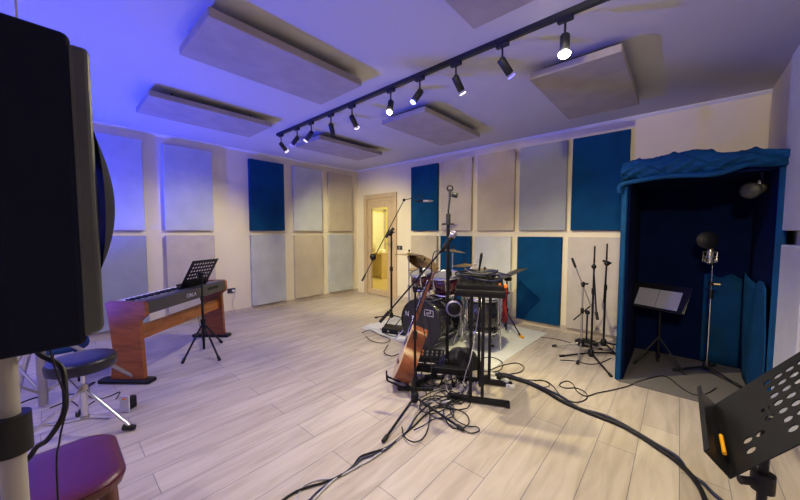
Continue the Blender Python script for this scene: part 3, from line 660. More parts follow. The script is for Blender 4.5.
# bits on the floor around
a = fl(131, 408)
tag(MB().box(a+V((0, 0, .045)), (.045, .07, .09), rz=.6, bev=.008).build('power_adapter', 'black'), 'black power adapter standing on floor beside the throne foot', 'adapter')
tg = thing('paper_label', fl(126, 412), 'small white printed label tag beside the throne foot', 'label')
MB().box(V(fl(126, 414))+V((-.03, 0, .065)), (.065, .01, .12), rz=.75, rot=None).build('sheet', 'paper', tg)
MB().box(V(fl(126, 414))+V((-.03, -.0, .108))+V((.006, -.006, 0)), (.02, .006, .012), rz=.75).build('coloured_mark', 'orange', tg)
def fcable(name, pts, r, m, label, k=8, z=None, n=6, grp=None):
    P = []
    for i, p in enumerate(pts):
        q = V(fl(p[0], p[1], (p[2] if len(p) > 2 else r+.002))); P.append(q)
    return tag(MB().tube(P, r, n=n, smooth_pts=k).build(name, m), label, 'cable', grp)
fcable('cable', [(0,436),(20,431),(36,426),(60,424),(90,418),(110,418)], .005, 'cablewhite', 'white cable on the floor behind the purple seat')
fcable('cable', [(50,408),(70,401),(82,408),(95,401),(110,396),(120,392),(116,399)], .004, 'black', 'black wire from power adapter toward the throne pole')
fcable('cable', [(68,378),(78,388),(92,398),(88,386),(95,382),(80,392),(62,396)], .004, 'black', 'thin dark wire tangled behind the throne pole')
fcable('cable', [(45,395),(28,400),(12,408),(4,418)], .005, 'black', 'dark cable on floor at left picture edge')
# ------------------------------------------------------------------ mat, papers
def flat(name, pts, z, th, m, parent=None):
    return MB().prism([V((p[0], p[1], z)) for p in pts], (0, 0, th)).build(name, m, parent)
tag(flat('drum_mat', [(-3.30, 2.88), (-1.33, 2.80), (-1.27, 4.38), (-3.34, 4.42)], .001, .006, 'rug'), 'large pale grey mat lying under the drum kit', 'mat')
# ------------------------------------------------------------------ microphone stands
def polar(b, ang, r, z=.014): return V(b)+V((r*math.cos(math.radians(ang)), r*math.sin(math.radians(ang)), z))
def mic_stand(b, label, feet, hubz, top, boom=None, pm='blackm', rr=.0085, clutch=None, tail=None):
    b = V(b); t = thing('microphone_stand', b, label, 'microphone stand', 'microphone stands')
    hub = b+V((0, 0, hubz))
    leg_tripod(t, hub, [V(f) for f in feet], pm if pm != 'chrome' else 'chrome')
    MB().rev(b+V((0, 0, hubz-.04)), (0, 0, 1), [(0, 0), (0, .022), (.02, .032), (.06, .030), (.08, .016), (.085, 0)], n=16).build('hub', 'black', t)
    MB().cyl(b+V((0, 0, hubz)), b+V((0, 0, top*.6)), rr*1.25).cyl(b+V((0, 0, top*.58)), b+V((0, 0, top)), rr).build('pole', pm, t)
    MB().cyl(b+V((0, 0, top*.57)), b+V((0, 0, top*.57+.06)), rr*2).build('height_grip', 'black', t)
    if boom:
        a_, c_ = V(boom[0]), V(boom[1]); d = (c_-a_).normalized(); hb = b+V((0, 0, top))
        MB().cyl(a_, c_, .0068).build('boom', pm, t)
        MB().cyl(hb-V((0, 0, .035)), hb+V((0, 0, .015)), .017).ball(hb, .024).cyl(hb, hb+_r*.05-_f*.01, .010).build('clutch', 'black', t)
        MB().cyl(a_, a_+d*.11, .013).build('counterweight', 'rubber', t)
    return t
bB = (-1.50, 1.86, 0)
mic_stand(bB, 'black boom microphone stand in front with cables round its feet', [(-1.37, 1.38, .014), (-1.05, 1.82, .014), (-1.80, 2.09, .014)], .065, .925, [(-1.752, 1.729, .637), (-1.365, 2.075, 1.245)])
hm = thing('microphone', (-1.33, 2.11, 1.33), 'handheld microphone with violet mesh ball on the front boom stand', 'microphone', 'microphones')
a_ = V((-1.375, 2.065, 1.225)); d = (V((-1.313, 2.12, 1.35))-a_).normalized()
MB().rev(a_-d*.035, d, [(0, 0), (0, .013), (.03, .014), (.12, .019), (.135, .022), (.135, 0)]).build('body', 'black', hm)
MB().rev(a_+d*.10, d, [(0, .021), (.01, .026), (.028, .0275), (.045, .024), (.055, .013), (.058, 0)]).build('mesh_ball', 'violet', hm)
MB().cyl(a_-d*.0, a_+d*.045, .021).build('clip', 'black', hm)
tag(MB().tube([a_-d*.03, a_+V((-.055, -.05, -.03)), a_+V((-.075, -.06, -.11)), a_+V((-.10, -.05, -.25)), V((-1.56, 1.95, .80)), V((-1.50, 1.99, .5)), V((-1.51, 1.96, .2)), V((-1.50, 2.02, .01))], .0035, smooth_pts=8).build('microphone_cable', 'black'), 'black cable drooping from the front microphone down its stand', 'cable')
bA = (-3.19, 3.39, .007)
sA = mic_stand(bA, 'black boom stand rising before the glass door, arm bent over drums', [(-3.05, 3.10, .02), (-3.5, 3.35, .02), (-2.98, 3.62, .02)], .10, 1.34, [(-3.517, 3.098, .621), (-3.05, 3.514, 1.819)], rr=.0125)
MB().ball((-3.205, 3.377, 1.335), .045).cyl((-3.25, 3.33, 1.27), (-3.16, 3.41, 1.41), .022).build('boom_clutch', 'black', sA)
MB().cyl((-3.05, 3.514, 1.819), (-2.85, 3.69, 1.878), .006).ball((-3.05, 3.514, 1.819), .022).build('boom_tip', 'blackm', sA)
MB().ball((-3.393, 3.209, .979), .048, sc=(1, 1, 1.1)).build('boom_weight', 'black', sA)
om = thing('overhead_microphone', (-2.81, 3.73, 1.81), 'slim overhead microphone with pale tip held level above cymbals', 'microphone', 'microphones')
MB().cyl((-2.93, 3.62, 1.802), (-2.82, 3.72, 1.806), .010, .017).cyl((-2.85, 3.69, 1.805), (-2.85, 3.69, 1.88), .008).build('holder', 'black', om)
MB().rev((-2.84, 3.70, 1.805), (.75, .66, 0), [(0, 0), (0, .018), (.07, .017), (.13, .011), (.16, .0)]).build('body', 'silver', om)
bC = (-1.625, 2.504, 0)
sC = mic_stand(bC, 'tallest straight black stand standing in the middle before the drums', [(-1.42, 2.30, .014), (-1.90, 2.62, .014), (-1.50, 2.80, .014)], .10, 1.56)
MB().cyl(V(bC)+V((0, 0, .1)), V(bC)+V((0, 0, 1.44)), .0165).build('outer_tube', 'black', sC)
MB().cyl(V(bC)+V((0, 0, 1.42)), V(bC)+V((0, 0, 1.52)), .022).cyl(V(bC)+V((-.045, -.04, 1.425)), V(bC)+V((.04, .035, 1.425)), .009).build('clutch', 'spkside', sC)
tm = thing('clip_microphone', V(bC)+V((0, 0, 1.56)), 'small grey microphone with ring holder on top of the tallest stand', 'microphone', 'microphones')
q = V(bC)+V((.01, .01, 0))
MB().cyl(V(bC)+V((0, 0, 1.55)), q+V((0, 0, 1.68)), .009).cyl(q+V((0, 0, 1.68)), q+V((0, 0, 1.745)), .013).build('shaft', 'spkside', tm)
MB().tube([q+_r*(.026*math.cos(k*math.pi/7))+V((0, 0, 1.755+.026*math.sin(k*math.pi/7))) for k in range(14)], .007, closed=True).build('ring', 'black', tm)
MB().rev(q+_r*.02+V((0, 0, 1.70)), _r+V((0, 0, -.2)), [(0, 0), (0, .024), (.05, .026), (.055, 0)]).build('capsule', 'spkside', tm)
# cluster of empty stands by the booth
s1 = mic_stand((-.785, 3.943, 0), 'grey-poled stand with tilted boom, leftmost of the stands by the booth', [(-.73, 3.54, .014), (-1.07, 3.90, .014), (-.62, 4.16, .014)], .11, .775, [(-.885, 3.86, 1.06), (-.685, 4.025, .44)], pm='alum')
s2 = mic_stand((-.675, 3.885, 0), 'thin black stand with long straight legs, middle of the booth-side stands', [(-.92, 3.64, .010), (-.43, 3.44, .010), (-.50, 4.13, .010)], .04, 1.20)
MB().cyl((-.68, 3.875, 1.0), (-.635, 3.855, .50), .008).ball((-.677, 3.885, .98), .026).build('folded_boom', 'blackm', s2)
MB().cyl((-.635, 3.855, .50), (-.62, 3.85, .42), .015).build('counterweight', 'rubber', s2)
s3 = mic_stand((-.605, 4.165, 0), 'thin black stand standing closest to the blue booth wall', [(-.42, 3.98, .014), (-.82, 4.13, .014), (-.45, 4.42, .014)], .10, 1.22)
MB().cyl((-.60, 4.155, 1.02), (-.615, 4.145, .55), .008).ball((-.60, 4.155, 1.0), .03).cyl((-.64, 4.145, 1.03), (-.56, 4.165, 1.0), .012).build('folded_boom', 'blackm', s3)
s4 = thing('desk_microphone_stand', (-.80, 4.30, 0), 'short dark round-based stand behind the other booth-side stands', 'microphone stand', 'microphone stands')
MB().rev((-.80, 4.30, 0), (0, 0, 1), [(0, 0), (0, .12), (.02, .125), (.035, .10), (.05, .03), (.05, 0)], n=28).build('round_base', 'black', s4)
MB().cyl((-.80, 4.30, .04), (-.80, 4.30, .38), .010).ball((-.80, 4.30, .38), .028).build('pole', 'blackm', s4)
MB().cyl((-.93, 4.22, .28), (-.74, 4.33, .50), .008).build('boom', 'blackm', s4)
# ------------------------------------------------------------------ drum kit
def drum(name, c, ax, r, L, label, shell, skin, n=36, hoop='chrome', lugs=8, both=True):
    c, ax = V(c), V(ax).normalized(); t = thing(name, c, label, 'drum', 'drums of the drum kit')
    MB().rev(c-ax*L/2, ax, [(0, r*.97), (0, r), (L, r), (L, r*.97)], n=n).build('shell', shell, t)
    MB().rev(c+ax*L/2, ax, [(.004, 0), (.004, r*.98)], n=n).build('drumhead', skin, t)
    MB().rev(c-ax*L/2, ax, [(-.004, 0), (-.004, r*.98)], n=n).build('drumhead', skin, t)
    for s_ in (-1, 1):
        e = c+ax*L/2*s_
        MB().rev(e-ax*.014, ax, [(0, r+.002), (0, r+.014), (.028, r+.014), (.028, r+.002), (0, r+.002)], n=n).build('hoop', hoop, t)
    u, w_ = frame(ax)
    for k in range(lugs):
        q = 2*math.pi*(k+.5)/lugs; o = (u*math.cos(q)+w_*math.sin(q))
        p = c+o*(r+.012)
        MB().cyl(p-ax*L*.47, p+ax*L*.47, .0045, n=6).cyl(p-ax*L*.2, p+ax*L*.2, .011, n=8).build('lug', 'chrome', t)
    return t
bd_ = drum('bass_drum', (-2.20, 3.02, .295), (0, -1, 0), .275, .38, 'black bass drum with outlined badge on its front head', 'shellb', 'drumhead', hoop='shellb')
MB().rev((-2.20, 2.822, .295), (0, -1, 0), [(0, .277), (0, .286), (.004, .286), (.004, .277), (0, .277)], n=40).build('rim_ring', 'chrome', bd_)
for sx in (-1, 1): MB().cyl((-2.20+sx*.26, 2.95, .22), (-2.20+sx*.40, 2.80, .012), .008).build('spur', 'chrome', bd_)
lg = MB(); ring = []
def rrect(x0, x1, z0, z1, y, t):
    lg.box(((x0+x1)/2, y, z0), (x1-x0, .003, t)).box(((x0+x1)/2, y, z1), (x1-x0, .003, t)).box((x0, y, (z0+z1)/2), (t, .003, z1-z0)).box((x1, y, (z0+z1)/2), (t, .003, z1-z0))
rrect(-2.14, -2.02, .405, .470, 2.824, .007); lg.box((-2.08, 2.824, .438), (.06, .003, .007)).box((-2.06, 2.824, .455), (.007, .003, .03)).box((-2.10, 2.824, .425), (.04, .003, .006))
lg.box((-2.42, 2.824, .38), (.008, .003, .06)).box((-2.38, 2.824, .38), (.008, .003, .06)).cyl((-2.42, 2.824, .405), (-2.38, 2.824, .355), .004, n=6)
lg.box((-2.30, 2.824, .36), (.045, .003, .008)).box((-2.30, 2.824, .335), (.045, .003, .008)).box((-2.32, 2.824, .35), (.008, .003, .04))
lg.build('badge', 'paper', bd_)
for c, r, L, lb, m in [((-2.36, 3.07, .76), .13, .18, 'small dark red rack tom left above the bass drum', 'shell'), ((-2.02, 3.09, .75), .15, .20, 'dark red rack tom right above the bass drum', 'shell')]:
    t = drum('rack_tom', c, (0.0, -.25, .97), r, L, lb, m, 'drumskin', n=28, lugs=6)
    MB().cyl(V(c)+V((0, .05, -.05)), (c[0]*.5-1.1, 3.12, .58), .012).build('mount_arm', 'chrome', t)
t = drum('floor_tom', (-1.66, 3.28, .42), (0, 0, 1), .18, .36, 'dark floor tom on three chrome legs, right of bass drum', 'shellb', 'drumskin', n=32, lugs=6)
for a_ in (20, 140, 260): MB().cyl(V((-1.66, 3.28, .60))+polar((0, 0, 0), a_, .198, 0), V((-1.66, 3.28, .012))+polar((0, 0, 0), a_, .205, 0), .007).build('leg', 'chrome', t)
t = drum('snare_drum', (-2.40, 3.66, .62), (0, -.1, 1), .178, .14, 'brass-coloured snare drum behind the rack toms', 'brass', 'drumskin', n=32, lugs=8)
for a_ in (30, 150, 270):
    MB().cyl((-2.40, 3.66, .30), polar((-2.40, 3.66, 0), a_, .17, .54), .007).build('basket_arm', 'chrome', t)
    MB().cyl((-2.40, 3.66, .30), polar((-2.40, 3.66, 0), a_+60, .24, .015), .008).build('leg', 'chrome', t)
def cymbal(b, z, r, tilt, label, boomoff=None, m='brass', stand=True, tz=None, lg_=True):
    b = V((b[0], b[1], .007)); t = thing('cymbal_stand', b, label, 'cymbal stand', 'cymbal stands of the drum kit')
    top = V((b.x, b.y, z)); ax = V(tilt).normalized()
    MB().rev(top, ax, [(-.004, r), (.003, r*.7), (.008, r*.35), (.010, r*.22), (.022, r*.12), (.024, .006), (.021, .0), (.006, r*.22), (.004, r*.35), (0, r*.7), (-.007, r)], n=36).build('cymbal', m, t)
    MB().cyl(top-ax*.03, top+ax*.07, .0045).rev(top+ax*.04, ax, [(0, 0), (0, .014), (.02, .014), (.02, 0)]).build('wing_nut', 'black', t)
    mid = b+V((0, 0, z*.58))
    MB().cyl(b+V((0, 0, .06)), mid, .012).cyl(mid, top-ax*.03, .008).build('pole', 'chrome', t)
    MB().cyl(mid-V((0, 0, .03)), mid+V((0, 0, .03)), .018).cyl(mid, mid+_r*.045, .007).build('clamp', 'chrome', t)
    for a_ in (80, 200, 320):
        f = polar((b.x, b.y, .007), a_, .25, .012); l = MB().cyl(b+V((0, 0, .32)), f, .009).build('leg', 'chrome', t); MB().cyl(f+V((0, 0, .004)), f+(f-b).normalized()*.03, .014).build('rubber_foot', 'rubber', l)
    return t
cymbal((-2.655, 3.16), 1.055, .195, (.0, .05, 1), 'flat thin cymbal, leftmost and topmost of the pair near the door')
cymbal((-2.56, 3.34), .945, .225, (.49, -.03, .85), 'cymbal tipped steeply toward the right below the flat left one')
cymbal((-2.27, 3.62), 1.10, .17, (.12, .08, 1), 'thin cymbal seen against the blue panel behind the tall stand')
cymbal((-2.03, 3.52), .93, .15, (-.05, -.05, 1), 'small cymbal in front of the lower blue panel right of the tall stand')
cymbal((-1.79, 3.58), .855, .17, (.15, -.12, 1), 'dull cymbal low at right behind the cable-laden table')
for c, ax_, lb in [((-1.93, 3.30, .0), 40, 'chrome boom cymbal arm rising between the rack toms'), ((-2.46, 3.28, .0), 150, 'chrome boom cymbal arm left of the rack toms')]:
    t = thing('tom_stand', V(c)+V((0, 0, .007)), lb, 'drum hardware', 'drum hardware')
    MB().cyl(V(c)+V((0, 0, .05)), V(c)+V((0, 0, .80)), .013).build('pole', 'chrome', t)
    MB().cyl(V(c)+V((0, 0, .80)), polar(c, ax_, .18, 1.02), .008).ball(V(c)+V((0, 0, .80)), .026).build('arm', 'chrome', t)
    MB().cyl(V(c)+V((0, 0, .60)), V(c)+V((0, 0, .68)), .022).cyl(V(c)+V((0, 0, .64)), V(c)+V((0, 0, .64))+_r*.06-_f*.03, .010).build('clamp', 'chrome', t)
    for a_ in (20, 140, 260): MB().cyl(V(c)+V((0, 0, .28)), polar((c[0], c[1], .007), a_, .17, .012), .009).build('leg', 'chrome', t)
for c, lb in [((-2.30, 2.95, .93), 'small black clip microphone at the left rack tom'), ((-1.92, 3.0, .93), 'small black clip microphone at the right rack tom')]:
    t = thing('drum_microphone', c, lb, 'microphone', 'microphones')
    MB().rev(c, (-.1, .35, -.8), [(0, 0), (0, .015), (.06, .017), (.09, .012), (.09, 0)]).build('body', 'black', t)
    MB().tube([V(c), V(c)+V((.01, -.04, .03)), V(c)+V((.03, -.06, -.05)), V(c)+V((.02, -.02, -.12))], .004, smooth_pts=5).build('gooseneck', 'blackm', t)
ts = thing('drummer_stool', (-2.15, 4.05, .007), 'black round drummer stool behind the drum kit', 'stool', 'drum thrones')
MB().rev((-2.15, 4.05, .47), (0, 0, 1), [(0, 0), (0, .15), (.06, .16), (.08, .13), (.082, 0)], n=28).build('seat', 'vinyl', ts)
MB().cyl((-2.15, 4.05, .1), (-2.15, 4.05, .48), .014).build('pole', 'chrome', ts)
for a_ in (30, 150, 270): MB().cyl((-2.15, 4.05, .26), polar((-2.15, 4.05, .007), a_, .24, .012), .010).build('leg', 'chrome', ts)
# pedal on bass drum seen beside the kit
pd_ = thing('hi_hat_stand', (-2.86, 3.66, .007), 'chrome hi-hat stand with a closed pair of cymbals behind left cymbals', 'hi-hat', 'cymbal stands of the drum kit')
for z_, s_ in ((.80, 1), (.785, -1)): MB().rev((-2.86, 3.66, z_), (0, 0, s_), [(0, .175), (.012, .11), (.018, .05), (.032, .03), (.034, 0)], n=32).build('cymbal', 'brass', pd_)
MB().cyl((-2.86, 3.66, .05), (-2.86, 3.66, .98), .007).cyl((-2.86, 3.66, .06), (-2.86, 3.66, .55), .012).build('pole', 'chrome', pd_)
for a_ in (60, 180, 300): MB().cyl((-2.86, 3.66, .28), polar((-2.86, 3.66, .007), a_, .23, .012), .008).build('leg', 'chrome', pd_)
MB().box((-2.84, 3.52, .04), (.08, .26, .015), bev=.004).build('pedal', 'alum', pd_)
# ------------------------------------------------------------------ music stand behind the mat
m2 = thing('music_stand', (-1.69, 4.03, .007), 'black music stand tilted nearly flat before the lower blue panel', 'music stand', 'black music stands')
leg_tripod(m2, (-1.69, 4.03, .30), [(-1.74, 3.75, .02), (-1.46, 3.95, .02), (-1.80, 4.26, .02)], 'blackm')
MB().cyl((-1.69, 4.03, .04), (-1.69, 4.03, .70), .011).build('pole', 'blackm', m2)
MB().cyl((-1.69, 4.03, .28), (-1.69, 4.03, .34), .026).cyl((-1.69, 4.03, .52), (-1.69, 4.03, .57), .02).cyl((-1.69, 4.03, .55), (-1.64, 4.0, .55), .009).build('clutch', 'black', m2)
q = V((-1.84, 3.90, .685))
music_desk('desk', m2, tuple(q), (-.665, .747, -.15), (.747*.88, .665*.88, .40), .42, .44, 'blackm', 5, 7, .03, .02, lip=.04, skip={(i, j) for i in range(1, 8) for j in (1, 2, 3)})
MB().box((-1.68, 4.04, .73), (.08, .08, .05), bev=.01).build('desk_bracket', 'black', m2)
tag(MB().cyl((-1.47, 3.95, .028), (-1.43, 3.935, .024), .017).build('foot_wrap', 'yellow'), 'yellow tape wrapped on a foot of the tilted music stand', 'tape')
# ------------------------------------------------------------------ keyboard stand used as a table
fd = V((.9, .44, 0)).normalized(); sd = V((-.44, .9, 0)).normalized(); ra = math.atan2(fd.y, fd.x)
F0 = V((-1.145, 2.21, 0)); R0 = V((-1.255, 2.53, 0))
ks = thing('keyboard_stand', (-1.2, 2.36, 0), 'black twin-column keyboard stand used as a table in the middle', 'keyboard stand')
for c_, off in ((F0, -.012), (R0, 0)):
    MB().box(c_+V((0, 0, .027)), (.46, .04, .034), rz=ra).build('foot_bar', 'blackm', ks)
    for s_ in (-1, 1): MB().box(c_+fd*.225*s_+V((0, 0, .022)), (.03, .05, .044), rz=ra, bev=.006).build('end_cap', 'rubber', ks)
    for s_ in (-1, 1): MB().box(c_+fd*(.045*s_+off)+V((0, 0, .45)), (.025, .025, .82), rz=ra).build('column', 'blackm', ks)
    MB().box(c_+V((0, 0, .862)), (.38, .035, .03), rz=ra).build('support_arm', 'blackm', ks)
MB().box((F0+R0)/2+V((0, 0, .15)), (.03, .34, .03), rz=ra).build('crossbar', 'blackm', ks)
MB().box((F0+R0)/2+V((-.012, -.008, .889)), (.37, .40, .024), rz=ra, bev=.004).build('table_board', 'black', ks)
MX = (F0+R0)/2+V((-.015, -.01, .901))
mx = thing('mixing_console', MX, 'small black mixing console on the keyboard stand under a heap of cables', 'mixer')
MB().prism([MX+fd*-.18+sd*-.15, MX+fd*-.18+sd*.15, MX+fd*-.18+sd*.15+V((0, 0, .06)), MX+fd*-.18+sd*-.15+V((0, 0, .03))], fd*.36).build('case', 'black', mx)
for i in range(7):
    for j in range(3):
        p = MX+fd*(-.15+.05*i)+sd*(-.10+.08*j)+V((0, 0, .0335+.008*j)); MB().cyl(p, p+V((0, 0, .014)), .008, n=8).build('knob', ('orange' if (i, j) == (6, 0) else 'spkside'), mx)
random.seed(11)
for k in range(9):
    P = []; cx_, cy_ = random.uniform(-.08, .10), random.uniform(-.08, .10); r1 = random.uniform(.09, .17); ph = random.uniform(0, 6.28)
    for i in range(10):
        t = ph+i*2*math.pi/8
        P.append(MX+fd*(cx_+r1*math.cos(t))+sd*(cy_+r1*.8*math.sin(t))+V((0, 0, .072+.006*k+.012*math.sin(t*2+k))))
    tag(MB().tube(P, .0075, smooth_pts=5).build('coiled_cable', 'black' if k % 4 else 'cableblue'), 'dark cable coil heaped on the small mixing console', 'cable', 'cable coils heaped on the mixing console')
t = thing('microphone', MX+V((.06, .1, .1)), 'dark microphone standing upright above the cable heap', 'microphone', 'microphones')
MB().rev(MX+fd*-.02+sd*.14+V((0, 0, .07)), (.10, .08, 1), [(0, 0), (0, .008), (.10, .009), (.13, .012), (.18, .013), (.20, .008), (.205, 0)]).build('body', 'black', t)
hd2 = thing('headphones', (-1.385, 2.25, .66), 'dark headphones with violet cup hanging from the keyboard stand', 'headphones')
h0 = V((-1.385, 2.235, .715)); nv = V((.50, -.86, .0))
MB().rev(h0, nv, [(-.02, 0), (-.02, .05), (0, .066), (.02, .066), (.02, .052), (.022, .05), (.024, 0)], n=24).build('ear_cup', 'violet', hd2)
MB().rev(h0, nv, [(.021, .0), (.021, .054), (.0275, .050), (.028, 0)], n=24).build('cup_cover', 'black', hd2)
MB().rev(h0+V((-.03, .07, .01)), -nv, [(-.02, 0), (-.02, .05), (0, .06), (.02, .05), (.024, 0)], n=24).build('ear_cup', 'black', hd2)
MB().tube([h0+V((0, 0, .06)), h0+V((.012, 0, .12)), h0+V((.03, .02, .185)), h0+V((.01, .05, .19)), h0+V((-.02, .06, .12)), h0+V((-.03, .07, .07))], .008, smooth_pts=6).build('headband', 'black', hd2)
# red cloth
def cloth(u, v):
    c = F0*.1+R0*.9+fd*(.165+.012*math.sin(v*9+u*5))+sd*(-.025+.15*u+.012*math.sin(v*6))
    w_ = 1-.25*v
    return c+sd*((u-.5)*.0)+V((.006*math.sin(u*16), 0, .86-.30*v*(1-.25*abs(u-.45))))
rc = sheet(14, 14, cloth).build('cloth', 'red', None, fix=False); so = rc.modifiers.new('thick', 'SOLIDIFY'); so.thickness = .006
tag(rc, 'red cloth hanging from the end of the keyboard stand', 'cloth')
tag(MB().box(F0*.1+R0*.9+fd*.172+sd*.03+V((0, 0, .885)), (.03, .05, .03), rz=ra, bev=.006).build('clamp', 'orange'), 'small orange clamp holding the red cloth', 'clamp')
# ------------------------------------------------------------------ acoustic guitar on its stand
A = V((.11, .44, .92)).normalized(); nrm = (V((-.747, -.665, 0))*.99+V((.66, -.75, 0))*.06); nrm = (nrm-A*nrm.dot(A)).normalized(); W = A.cross(nrm).normalized()
G0 = V((-1.83, 1.958, .075))
gt = thing('acoustic_guitar', G0, 'acoustic guitar with pale top leaning on stand, seen edge-on', 'guitar')
prof = [(0, 0), (.02, .09), (.06, .15), (.12, .185), (.18, .19), (.24, .165), (.29, .135), (.33, .125), (.38, .138), (.43, .142), (.47, .12), (.49, .06), (.495, 0)]
prof = [(p.x, p.y) for p in spline([V((a_, b_, 0)) for a_, b_ in prof], 3)]
out = [G0+A*a_+W*b_ for a_, b_ in prof]+[G0+A*a_-W*b_ for a_, b_ in reversed(prof[1:-1])]
MB().prism(out, -nrm*.135).build('body', 'guitar', gt)
tb = MB().prism([p+nrm*.0005 for p in out], nrm*.004).build('soundboard', 'spruce', gt)
MB().rev(G0+A*.335+nrm*.005, nrm, [(0, 0), (0, .05), (.001, .05), (.001, 0)], n=28).build('soundhole', 'black', tb)
MB().box(G0+A*.15+nrm*.009, (.16, .028, .01), rot=Matrix((W, A, nrm)).transposed()).build('bridge', 'neck', tb)
MB().prism([G0+A*.42+W*.028+nrm*.004, G0+A*.42-W*.028+nrm*.004, G0+A*.90-W*.022+nrm*.004, G0+A*.90+W*.022+nrm*.004], nrm*.010).build('fretboard', 'black', gt)
MB().prism([G0+A*.49+W*.026+nrm*.004, G0+A*.49-W*.026+nrm*.004, G0+A*.90-W*.021+nrm*.004, G0+A*.90+W*.021+nrm*.004], -nrm*.026).build('neck', 'neck', gt)
hs = MB().prism([G0+A*.90+W*.025, G0+A*.90-W*.025, G0+A*1.06-W*.036-nrm*.03, G0+A*1.06+W*.036-nrm*.03], -nrm*.014).build('headstock', 'neck', gt)
for s_ in (-1, 1):
    for k in range(3):
        p = G0+A*(.93+.045*k)+W*s_*.03-nrm*(.015+.01*k); MB().cyl(p, p+W*s_*.022, .005, n=8).build('tuning_peg', 'chrome', hs)
st2 = MB()
for k in range(6): p = G0+W*(-.02+.008*k); st2.cyl(p+A*.15+nrm*.016, p+A*.92+nrm*.016, .0006, n=4)
st2.build('strings', 'chrome', gt)
gs = thing('guitar_stand', (-1.80, 2.1, 0), 'black tubular guitar stand with hooked arms under the guitar', 'guitar stand')
for s_ in (-1, 1):
    b0 = G0+W*.09*s_-nrm*.115-V((0, 0, .012))
    MB().tube([b0-nrm*.02+V((0, 0, .02)), b0-V((0, 0, .012)), b0+nrm*.12-V((0, 0, .012)), b0+nrm*.165-V((0, 0, .006)), b0+nrm*.17+V((0, 0, .04))], .008, smooth_pts=4).build('cradle_arm', 'blackm', gs)
    f = b0-nrm*.02; MB().tube([f+V((0, 0, .02)), V((f.x+.02, f.y-.02, .02)), V((f.x-.02*s_, f.y, .012))], .008).build('leg', 'blackm', gs)
q = G0-nrm*.135+A*.2
MB().cyl(G0-nrm*.13+V((0, 0, .01)), q+V((0, .0, .1)), .009).cyl(q+V((0, 0, .1)), V((q.x+.08, q.y+.22, .012)), .009).build('rear_leg', 'blackm', gs)
MB().cyl(G0-nrm*.135+W*.09+V((0, 0, .005)), G0-nrm*.135-W*.09+V((0, 0, .005)), .008).build('cross_tube', 'blackm', gs)
# low black stand behind guitar
ls = thing('low_stand', (-1.6, 2.2, 0), 'low black rail stand on bar feet just right of the guitar', 'stand')
for p0_, p1_ in (((-1.74, 1.945), (-1.53, 2.12)), ((-1.69, 2.27), (-1.58, 2.36))):
    a_, b_ = V((*p0_, .02)), V((*p1_, .02)); MB().cyl(a_, b_, .019, n=10).build('foot_bar', 'blackm', ls)
    for p in (a_, b_): MB().ball(p, .021, n=10).build('end_cap', 'rubber', ls)
MB().box((-1.64, 2.035, .10), (.03, .03, .17), rz=.7).build('post', 'blackm', ls)
MB().box((-1.635, 2.16, .05), (.03, .28, .025), rz=0).build('base_link', 'blackm', ls)
MB().cyl((-1.62, 2.05, .04), (-1.62, 2.32, .06), .012).build('base_rod', 'blackm', ls)
MB().box((-1.52, 2.26, .145), (.50, .07, .055), rz=.52, bev=.008).build('rail', 'black', ls)
# effects box, black bag, power strip, stage box
q = fl(430, 362)
eb = thing('effects_box', q, 'small black mixer with orange knobs on the floor before bass drum', 'mixer')
MB().prism([q+V((-.13, -.1, 0)), q+V((.13, .06, 0)), q+V((.13, .06, .05)), q+V((-.13, -.1, .05))], (-.09, .15, .03)).build('case', 'black', eb)
for i in range(6):
    for j in range(2):
        p = q+V((-.11+.042*i, -.07+.026*i, .055))+V((-.03, .05, .01))*(j+.4)*1.0
        MB().cyl(p, p+V((0, 0, .018)), .009, n=8).build('knob', 'orange' if i < 2 else 'greypole', eb)
q = V(fl(457, 368))
def x_(v, t): return 9*v*(1-v)*math.cos(2*t)
def bag(u, v):
    t = u*2*math.pi; r = (1-v)**.7*(1+.22*math.sin(t*3+1)*v+.1*math.sin(t*7+v*9))
    x = r*(.20*math.cos(t)*(1+.15*math.sin(3*t+v*3))); y = r*(.13*math.sin(t)*(1+.12*math.cos(2*t)))
    return q+V((x*.9+.05*v, y+x*.45, .002+.22*v**.75*(1+.14*math.sin(4*t+v*6)*(1-v))+.03*math.sin(x_(v, t))))
bg = sheet(40, 14, bag).build('black_bag', 'vinyl', None, fix=False)
tag(bg, 'limp black bag on the floor between bass drum and keyboard stand', 'bag')
q = V(fl(501, 384))
pw = thing('power_strip', q, 'white power strip on the floor behind the right foot of keyboard stand', 'power strip')
MB().box(q+V((0, 0, .02)), (.26, .05, .036), rz=-.2, bev=.008).build('case', 'white', pw)
for k in range(3): MB().box(q+V((-.09+.07*k, .018-.014*k, .052)), (.04, .036, .03), rz=-.2, bev=.006).build('plug', 'white' if k != 1 else 'black', pw)
q = V(fl(393, 334))
sb = thing('stage_box', q, 'flat black stage box among cables on the left part of the mat', 'stage box')
MB().box(q+V((0, .06, .045)), (.34, .20, .07), rz=.35, bev=.01).build('case', 'black', sb)
for k in range(4): MB().cyl(q+V((-.11+.07*k, -.06+.027*k, .045)), q+V((-.10+.07*k, -.09+.027*k, .045)), .012).build('connector', 'silver' if k % 2 else 'cableblue', sb)
tag(MB().box(V(fl(373, 327))+V((.05, .02, .012)), (.30, .21, .004), rz=.3).build('paper_sheet', 'paper'), 'white paper sheet on the left corner of the mat', 'paper')
tag(MB().box(V(fl(404, 342))+V((0, .0, .03)), (.13, .07, .045), rz=.5, bev=.01).build('white_adapter', 'white'), 'white adapter block on mat next to the guitar body', 'adapter')
